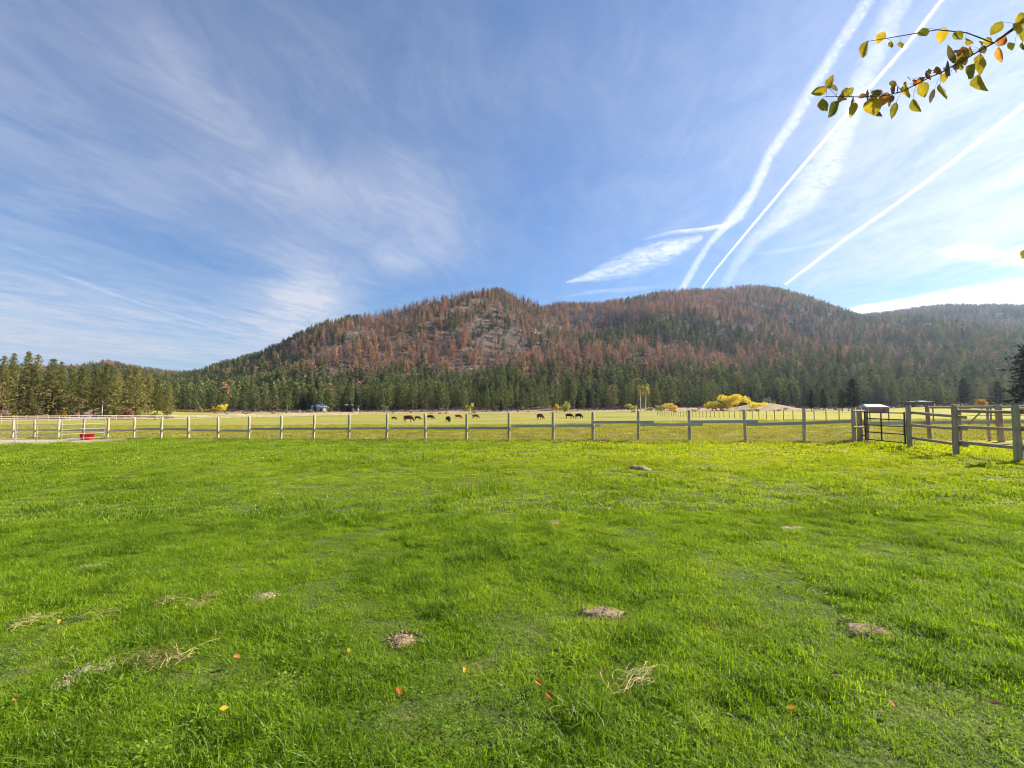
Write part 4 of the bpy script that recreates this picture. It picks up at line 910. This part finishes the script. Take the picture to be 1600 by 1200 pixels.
while len(pts) < 420:
    y = 2 + 9 * q.rand()**1.2; x = q.uniform(-1.2, 1.2) * y
    if fbm(np.array([x * .8 + 40]), np.array([y * .8]), 3)[0] > .52: pts.append((x, y))
pts = np.array(pts); n = len(pts); sc = q.uniform(.6, 1.15, n)
scatter('clover', np.stack([pts[:, 0], pts[:, 1], H(pts[:, 0], pts[:, 1])], 1), np.stack([0 * sc, 0 * sc, q.uniform(0, 6.28, n)], 1), np.stack([sc, sc, sc], 1), q.randint(0, 3, n), protos('proto_weed', wp), 'small round leaved clover growing through the lawn', 'clover')

# wisps of dead straw
def straw(px, py, L, Wd, n, ang, label, seed, col='straw'):
    L *= .68; Wd *= .8; n = int(n * .7)
    p = ground(px, py); q = np.random.RandomState(seed); mb = MB()
    for i in range(n):
        a = math.radians(ang) + q.normal() * .7; l = L * q.uniform(.25, .75); c = (q.normal() * L * .34, q.normal() * Wd * .6)
        x, y = c[0] * math.cos(math.radians(ang)) - c[1] * math.sin(math.radians(ang)), c[0] * math.sin(math.radians(ang)) + c[1] * math.cos(math.radians(ang)); z = .02 + q.rand() * .035; cv = q.normal() * l * .15
        pts = []
        for k in range(5):
            f = k / 4 - .5; pts.append((x + math.cos(a) * l * f - math.sin(a) * cv * (1 - 4 * f * f), y + math.sin(a) * l * f + math.cos(a) * cv * (1 - 4 * f * f), z + .02 * (1 - 4 * f * f) * q.rand()))
        mb.tube(pts, q.uniform(.0008, .0017), 3, False)
    o = link('straw_wisp', mb.mesh('straw_wisp', M[col]), None, p, label=label, category='dead grass', kind='thing')
straw(252, 1036, .55, .13, 130, 175, 'long tangle of golden dead straw right of the bottom left molehill', 1)
straw(992, 1066, .46, .07, 60, 38, 'slanting wisp of pale dead straw near the bottom centre', 2)
straw(50, 976, .22, .10, 60, 35, 'small brown straw wisp near the left edge', 3)
straw(262, 947, .32, .10, 34, 30, 'thin straw stalks above the golden tangle', 4)
straw(1275, 931, .38, .05, 12, 50, 'few dry stalks lying on the right of the lawn', 5)
straw(150, 968, .28, .12, 16, 10, 'faint yellow straw streak left of the thin stalks', 6)
straw(890, 1124, .3, .03, 9, 5, 'dry stalks at the bottom edge left of the centre', 7)
straw(1175, 1020, .22, .03, 8, -10, 'pair of pale dry stalks low in the right half', 8)
straw(1520, 1000, .25, .03, 9, -60, 'dry stalk near the right edge of the lawn', 9)

# ------------------------------------------------------------------ leaves, fallen and on the branch
def leaf_mat(name, a, b, c, trans=.45):
    m, t = material(name); tc = t.node('ShaderNodeTexCoord').outputs['Object']; oi = t.node('ShaderNodeObjectInfo').outputs['Random']
    n = t.noise(t.v('ADD', tc, t.comb(t.m('MULTIPLY', oi, 9), oi, 0)), 28, 4); f = t.m('ADD', t.m('MULTIPLY', n, .7), t.m('MULTIPLY', oi, .3)); col = t.ramp(f, [(.32, a), (.5, b), (.68, c)])
    x = t.sep(tc)[0]; vein = t.rng(t.m('ABSOLUTE', x), .0012, .0002); col = t.mix(t.m('MULTIPLY', vein, .5), col, (.5, .42, .12))
    finish(t, leafy(t, col, trans, None, .5, .012)); return m
LM = {'g': leaf_mat('green_gold_leaf', (.16, .17, .015), (.30, .26, .02), (.46, .33, .02)), 'y': leaf_mat('yellow_leaf', (.34, .26, .02), (.55, .38, .02), (.70, .46, .03)),
      'o': leaf_mat('orange_leaf', (.42, .13, .02), (.62, .22, .03), (.70, .38, .04)), 'b': leaf_mat('brown_leaf', (.16, .08, .05), (.24, .13, .09), (.33, .20, .13), .3),
      'd': leaf_mat('olive_grey_leaf', (.11, .10, .05), (.18, .15, .07), (.28, .22, .06), .3)}
def leaf_mesh(mat, L, Wd, curl, fold, seed):   # base at origin, tip along -z, seen face on from -y
    q = np.random.RandomState(seed); rows_ = 7; V = []; Fc = []
    prof = [.22, .82, 1.0, .97, .78, .46, .04]
    for i in range(rows_):
        f = i / (rows_ - 1); w_ = Wd / 2 * prof[i]; yb = curl * L * f * f
        for s in (-1, -.5, 0, .5, 1): V.append((s * w_ * (1 + q.normal() * .05), yb + fold * abs(s) * w_ + q.normal() * .015 * L * (abs(s) > .4), -L * f + .02 * L * abs(s)))
    for i in range(rows_ - 1):
        for j in range(4): Fc.append((i*5 + j, i*5 + j + 1, (i+1)*5 + j + 1, (i+1)*5 + j))
    me = new_mesh('leaf', V, Fc, [mat], True); return me
FL = [(283,978,'o','orange fallen leaf right of the thin straw stalks'),(342,997,'b','dark red brown fallen leaf below the pair of soil heaps'),(375,1041,'o','orange fallen leaf right of the golden straw tangle'),
      (545,1034,'y','yellow fallen leaf left of the dark scraped soil'),(728,1060,'o','orange fallen leaf right of the centre bottom scrape'),(838,1078,'o','orange fallen leaf left of the slanting straw wisp'),
      (855,1099,'o','orange fallen leaf just below another, left of the slanting straw'),(622,1090,'o','orange fallen leaf near the bottom edge below the scraped soil'),(168,1129,'o','orange fallen leaf at the bottom edge below the molehill'),
      (26,1110,'o','orange fallen leaf in the bottom left corner'),(1243,1122,'o','pale orange fallen leaf at the bottom edge right of the centre'),(1397,1121,'o','pale orange fallen leaf at the bottom edge towards the right'),
      (1549,1117,'b','red brown fallen leaf in the bottom right corner'),(343,1128,'y','tan fallen leaf at the bottom edge left of the centre'),(1212,893,'o','small orange fallen leaf on the right middle of the lawn'),
      (944,1064,'b','brown curled leaf beside the slanting straw wisp'),(1215,926,'b','small brown fallen leaf near the dry stalks'),(1310,1070,'b','brown fallen leaf low in the right half'),(95,980,'y','yellow fallen leaf near the small brown straw wisp'),(575,862,'o','small orange fallen leaf in the middle of the lawn')]
for i, (px, py, c_, lb) in enumerate(FL):
    p = ground(px, py); z = p.z + .055; o = link('fallen_leaf', leaf_mesh(LM[c_], .044, .032, rnd.uniform(-.3, .4), rnd.uniform(.2, .7), i), None, (p.x, p.y, z), (math.radians(rnd.uniform(60, 110)), rnd.uniform(-.5, .5), rnd.uniform(0, 6.28)), label=lb, category='leaf', group='leaves fallen on the lawn')
# overhanging tree: trunk and limb stand outside the picture, one bough reaches in
tr = thing('overhanging_tree', 'leafy bough with yellow, green and orange autumn leaves hanging in at the top right', 'tree', (0, 0, 0))
def cz(x, y, Y=2.75): return at(1240 + x / 4.444, 60 + y / 4.444, Y)
main = [(225,403,2.62),(300,405,2.63),(400,405,2.64),(530,407,2.66),(640,395,2.68),(750,370,2.70),(850,320,2.73),(950,268,2.76),(1030,235,2.78),(1110,190,2.80),(1200,140,2.83),(1300,80,2.86),(1390,32,2.9),(1560,-90,2.98),(1850,-280,3.1)]
mp = [cz(x, y, Y) for x, y, Y in main]; TB = Vector((5.6, 2.6, h1(5.6, 2.6)))
mp += [mp[-1].lerp(Vector((4.3, 3.0, 4.0)), .5) + Vector((0, 0, .06)), Vector((4.3, 3.0, 4.0)), Vector((4.75, 2.88, 3.72)), Vector((5.15, 2.75, 3.35)), Vector((5.45, 2.65, 2.95)), TB + Vector((0, 0, 2.4))]
mb = MB(); nr = len(mp); mb.tube(mp, [.0016 + .0032 * (i / 12) if i < 13 else min(.05, .006 + .006 * (i - 12)**1.1) for i in range(nr)], 7); bough = link('bough', mb.mesh('bough', M['twig'], True), tr)
mb = MB(); mb.tube([TB + Vector((0, 0, -.3)), TB + Vector((.03, 0, .5)), TB + Vector((0, .05, 1.6)), TB + Vector((.05, 0, 2.6)), TB + Vector((.2, -.1, 4.0)), TB + Vector((.3, -.2, 5.2))], [.17, .13, .12, .11, .07, .02], 10); link('trunk', mb.mesh('trunk', M['greybark'], True), tr)
up2 = [cz(1390, 32, 2.9), cz(1200, -40, 2.85), cz(1000, -60, 2.8), cz(760, -20, 2.75), cz(640, 0, 2.72), cz(520, 20, 2.7)]
mb = MB(); mb.tube(up2, [.004, .0035, .003, .0025, .002, .0015], 6); link('twig', mb.mesh('twig', M['twig'], True), tr)
r3 = [TB + Vector((.02, 0, 2.3)), Vector((4.6, 2.9, 2.6)), at(1700, 330, 2.9), at(1625, 388, 2.85), at(1602, 392, 2.83)]
mb = MB(); mb.tube(r3, [.03, .02, .006, .003, .0015], 6); link('twig', mb.mesh('twig', M['twig'], True), tr)
LV = [  # (x, y of the centre, width, height in the enlarged view, colour, rotation in the picture in degrees from hanging)
 (185,350,95,60,'g',-75),(247,305,60,80,'g',170),(213,468,60,98,'g',10),(287,497,70,118,'g',-28),(370,360,90,48,'g',-70),(365,405,50,28,'b',60),(415,490,42,88,'y',-18),(480,407,46,46,'o',20),(582,360,64,42,'b',-110),
 (548,482,92,128,'y',8),(592,510,52,72,'d',40),(628,428,56,108,'o',-22),(685,350,36,66,'b',-170),(666,450,18,60,'d',-10),(700,500,42,108,'g',-14),(748,336,48,38,'b',80),(785,372,60,100,'y',5),(798,312,44,54,'y',160),(815,270,36,34,'b',150),
 (864,295,62,42,'o',100),(902,355,62,96,'g',12),(862,463,66,96,'g',38),(905,272,38,28,'b',120),(958,242,54,36,'o',110),(1002,214,48,28,'o',100),(970,397,28,86,'d',-12),(1024,383,76,118,'y',4),(1050,272,40,62,'y',-6),(1060,218,82,92,'d',-150),
 (1095,105,44,130,'d',-165),(1160,152,64,124,'y',-20),(1150,92,44,48,'b',120),(1200,75,58,52,'o',90),(1222,242,74,142,'g',-32),(1306,178,78,128,'y',6),(1302,322,96,138,'g',8),(1258,72,66,52,'y',60),(1292,44,56,44,'y',-60),(1325,76,46,50,'d',20),
 (1440,112,46,96,'o',14),(1502,58,76,52,'y',-60),(1592,70,38,82,'g',0),(498,78,62,116,'g',-18),(675,48,36,52,'g',-12),(744,48,42,46,'y',10),(1360,20,60,60,'y',30),(1225,20,60,50,'y',70),(1140,-10,50,80,'g',20),(1040,-30,60,90,'y',-15),(900,-25,55,85,'g',12),(610,-15,50,70,'y',-30),(1460,10,60,60,'o',-30),(1640,-40,80,110,'g',10),(1550,-60,70,100,'y',-20),(1750,-170,80,110,'g',15),(1420,-80,60,90,'g',-40),(1600,-130,70,100,'y',30)]
allp = mp[:14] + up2
for k in range(26):
    f = rnd.random()**.8; i0 = min(11, int(f * 12)); xm = main[i0][0] + rnd.uniform(-30, 60); ym = main[i0][1] + rnd.gauss(0, 26)
    LV.append((xm, ym, rnd.uniform(24, 52), rnd.uniform(34, 80), rnd.choice('oobyydg'), rnd.gauss(0, 45)))
stalks = MB()
for i, (x, y, w_, h_, c_, ang) in enumerate(LV):
    Y = 2.62 + .3 * max(0, x - 200) / 1200 + rnd.uniform(-.04, .04); k = Y / F / 4.444 * 1.12; L = h_ * k; wd = w_ * k
    if abs(((ang + 90) % 180) - 90) > 45: L, wd = wd, L
    a = math.radians(ang); c3 = cz(x, y, Y); base_ = c3 + Vector((math.sin(a) * -L * .5, 0, math.cos(a) * L * .5))
    base_ = c3 - Vector((math.sin(a), 0, -math.cos(a))) * L * .5
    o = link('leaf', leaf_mesh(LM[c_], L, wd * 1.08, rnd.uniform(-.12, .22), rnd.choice([.15, .3, .55]), 50 + i), tr, base_); o.rotation_euler = (rnd.uniform(-.35, .35), -a, rnd.uniform(-.6, .6))
    nb_ = min(allp, key=lambda p: (p - base_).length)
    j = [p for p in allp]; md_ = (nb_ + base_) / 2 + Vector((0, 0, .006)); stalks.tube([nb_, md_, base_], .0010, 4, False)
o = link('leaf', leaf_mesh(LM['y'], .055, .045, .1, .3, 200), tr, at(1601, 391, 2.83)); o.rotation_euler = (0, .15, .2)
for k in range(60):   # the rest of the crown, above and to the right of the picture
    a = rnd.uniform(0, 6.28); zc = rnd.uniform(3.6, 5.4); rr = rnd.uniform(.2, 1.0)
    b0 = Vector((TB.x + .1 + math.cos(a) * rr * .9, TB.y + math.sin(a) * rr, zc))
    o = link('leaf', leaf_mesh(LM[rnd.choice('gyyo')], .07, .05, .1, .3, 300 + k), tr, b0, (rnd.uniform(-.5, .5), rnd.uniform(-.5, .5), rnd.uniform(0, 6.28)))
    nb_ = TB + Vector((.15, -.05, min(zc - .2, 5.1) - TB.z)); stalks.tube([nb_, (nb_ + b0) / 2 + Vector((0, 0, .08)), b0], .0025, 4, False)
link('stalks', stalks.mesh('stalks', M['twig']), tr, kind='stuff')

# ------------------------------------------------------------------ contrails and single clouds, seven kilometres up
def cloud_mat(name, alpha, scale, thr0, thr1, edge=1.0, white=.52, stretch=(1, 1)):
    m, t = material(name); uv = t.node('ShaderNodeUVMap').outputs[0]; uu, vv = t.sep(uv)[:2]; pos = t.node('ShaderNodeNewGeometry').outputs['Position']
    km = t.v('MULTIPLY', pos, (.001, .001, .001))
    n = t.noise(km, scale, 6, .65, .3); nb = t.noise(km, scale * .22, 3, .5, .2)
    e = t.m('SUBTRACT', 1, t.m('ABSOLUTE', t.m('SUBTRACT', t.m('MULTIPLY', vv, 2), 1))); e = t.m('POWER', t.m('MAXIMUM', e, 0), edge)
    a = t.rng(t.m('ADD', e, t.m('ADD', t.m('MULTIPLY', t.rng(n, .32, .68, 0, 1, False), stretch[0]), t.m('MULTIPLY', t.rng(nb, .3, .7, 0, 1, False), stretch[1]))), thr0, thr1, 0, 1, False)
    at_ = t.node('ShaderNodeAttribute', attribute_name='fade').outputs['Fac']
    a = t.m('MULTIPLY', t.m('MULTIPLY', a, t.rng(e, 0, .6)), t.m('MULTIPLY', at_, alpha), clamp=True)
    nrm = t.v('NORMALIZE', tuple(SUN)); nrb = t.v('NORMALIZE', tuple(-SUN))
    d = t.node('ShaderNodeBsdfDiffuse'); d.inputs[0].default_value = (white, white, white, 1); tr_ = t.node('ShaderNodeBsdfTranslucent'); tr_.inputs[0].default_value = (white, white, white, 1)
    x = t.node('ShaderNodeMixShader'); x.inputs[0].default_value = .9; t.l.new(nrm, d.inputs['Normal']); t.l.new(nrb, tr_.inputs['Normal']); t.l.new(d.outputs[0], x.inputs[1]); t.l.new(tr_.outputs[0], x.inputs[2])
    tp = t.node('ShaderNodeBsdfTransparent'); y = t.node('ShaderNodeMixShader'); t.l.new(a, y.inputs[0]); t.l.new(tp.outputs[0], y.inputs[1]); t.l.new(x.outputs[0], y.inputs[2])
    finish(t, y.outputs[0]); return m
ALT = 7000.
def ribbon(name, pts, mat, label, cat, alt=ALT):   # pts: (column, row, width in pixels, fade)
    P_ = []
    for i in range(len(pts) - 1):
        for k in range(8 if i < len(pts) - 2 else 9):
            f = k / 8; P_.append([pts[i][j] + (pts[i+1][j] - pts[i][j]) * f for j in range(4)]); P_[-1][2] *= (.8 if 'contrail' in mat.name else 1.15)
    C = []; 
    for (px, py, w_, fd) in P_:
        d = direction(px, py); C.append((d * ((alt - EYE) / d.z) + Vector((0, 0, EYE)), w_, fd, px, py))
    V = []; UV = []; FD = []; ln = 0; nC = 7
    for i, (c, w_, fd, px, py) in enumerate(C):
        a, b = C[max(i - 1, 0)], C[min(i + 1, len(C) - 1)]; tx, ty = b[3] - a[3], b[4] - a[4]; l_ = math.hypot(tx, ty) or 1; nx_, ny_ = -ty / l_, tx / l_
        if i: ln += (c - C[i-1][0]).length
        for k in range(nC):
            g = k / (nC - 1) - .5; d = direction(px + nx_ * w_ * g, py + ny_ * w_ * g); p = d * ((alt - EYE) / d.z) + Vector((0, 0, EYE)); p.z += 60 * (1 - 4 * g * g)
            V.append(p); UV.append((ln / 1000, g + .5)); FD.append(fd)
    Fc = [(i*nC + k, i*nC + k + 1, (i+1)*nC + k + 1, (i+1)*nC + k) for i in range(len(C) - 1) for k in range(nC - 1)]
    me = new_mesh(name, V, Fc, [mat], True); ul = me.uv_layers.new(name='UVMap')
    for lp in me.loops: ul.data[lp.index].uv = UV[lp.vertex_index]
    at_ = me.attributes.new('fade', 'FLOAT', 'POINT'); at_.data.foreach_set('value', FD)
    return link(name, me, label=label, category=cat)
mc = cloud_mat('fluffy_contrail', .44, 14., .62, 1.85, .7, stretch=(1.15, .45)); mt_ = cloud_mat('crisp_contrail', .62, 6., .30, 1.15, 1.2, stretch=(.35, .2)); md2 = cloud_mat('spread_contrail', .34, 10., .7, 2.1, .7, stretch=(1.2, .6))
mw = cloud_mat('feather_cloud', .44, 2.2, .62, 1.95, .9, stretch=(1.2, .5)); mbk = cloud_mat('cloud_bank_vapour', .8, .9, .35, 1.2, .8, stretch=(.6, .3)); mf = cloud_mat('faint_contrail', .28, 3., .35, 1.6, 1.0, stretch=(.5, .5))
ribbon('contrail', [(1395,-60,38,.6),(1312,67,34,.6),(1270,135,33,.65),(1238,190,33,.7),(1203,240,30,.75),(1176,300,30,.85),(1152,335,34,1),(1130,356,22,1),(1110,378,17,.7),(1090,408,19,.65),(1075,435,20,.7),(1063,456,18,.7)], mc, 'ragged bent contrail, leftmost of the ones rising from the ridge', 'contrail')
ribbon('contrail', [(1520,-60,17,.9),(1415,75,15,.95),(1340,160,14,1),(1250,265,12,1),(1170,360,10,1),(1120,420,8,.9),(1094,455,7,.7)], mt_, 'thin crisp white contrail crossing under the bough', 'contrail')
ribbon('contrail', [(1430,-60,70,.6),(1372,67,62,.75),(1345,130,58,.8),(1318,195,66,.85),(1290,255,86,.9),(1252,310,76,.9),(1212,348,50,.85),(1178,376,36,.7),(1152,410,30,.5),(1128,452,22,.35)], md2, 'broad spread out contrail behind the crisp one', 'contrail')
ribbon('contrail', [(1820,30,16,.5),(1720,90,18,.7),(1600,165,18,.85),(1500,245,15,.9),(1400,320,13,.95),(1320,375,14,.8),(1260,420,12,.75),(1226,446,9,.7)], mt_, 'straight contrail on the right, falling towards the right hill', 'contrail')
ribbon('contrail', [(60,420,9,0),(110,436,10,.45),(180,462,10,.5),(240,482,9,.42),(330,512,9,.3),(400,530,8,0)], mf, 'faint thin contrail low in the left of the sky', 'contrail')
ribbon('contrail', [(1060,620-170,10,0),(1160,402,12,.0),(1230,392,14,.35),(1330,372,26,.4),(1450,330,40,.4),(1600,272,50,.4),(1760,200,50,.3)], mf, 'faint diffuse contrail right of the broad one, below the straight one', 'contrail')
ribbon('cirrus_cloud', [(884,442,3,.5),(910,436,12,.8),(950,424,32,.7),(1000,407,46,.85),(1040,394,40,1),(1075,380,22,.8),(1098,371,8,.4)], mw, 'white feather shaped cloud left of the bent contrail', 'cloud')
ribbon('cirrus_cloud', [(1000,376,5,0),(1050,364,8,.8),(1100,359,8,.9),(1135,352,8,.8),(1165,340,5,0)], mw, 'thin white thread of cloud above the feather cloud', 'cloud')
ribbon('cirrus_cloud', [(1452,392,4,0),(1480,396,22,.7),(1515,394,32,1),(1560,402,34,.9),(1610,400,44,.95),(1700,390,60,.9),(1800,380,60,.5)], mw, 'small curled white cloud at the right edge above the ridge', 'cloud')
ribbon('cirrus_cloud', [(1290,494,4,0),(1340,485,16,.9),(1420,477,26,1),(1500,468,40,1),(1600,460,56,1),(1720,450,70,1),(1850,440,70,.6)], mbk, 'bright white cloud bank low over the right ridge', 'cloud')
ribbon('cirrus_cloud', [(860,468,5,0),(920,458,12,.45),(990,452,14,.4),(1060,446,8,0)], mf, 'faint streak of cloud just above the saddle of the ridge', 'cloud')

# ------------------------------------------------------------------ haze
m, t = material('valley_haze'); pv_ = t.node('ShaderNodeVolumePrincipled'); pv_.inputs['Color'].default_value = (.62, .74, 1, 1); pv_.inputs['Density'].default_value = .000065; pv_.inputs['Anisotropy'].default_value = .55
finish(t, None, pv_.outputs[0]); mb = MB(); mb.box((0, 0, 226), (7400, 7400, 468)); link('haze', mb.mesh('haze', m), kind='stuff')
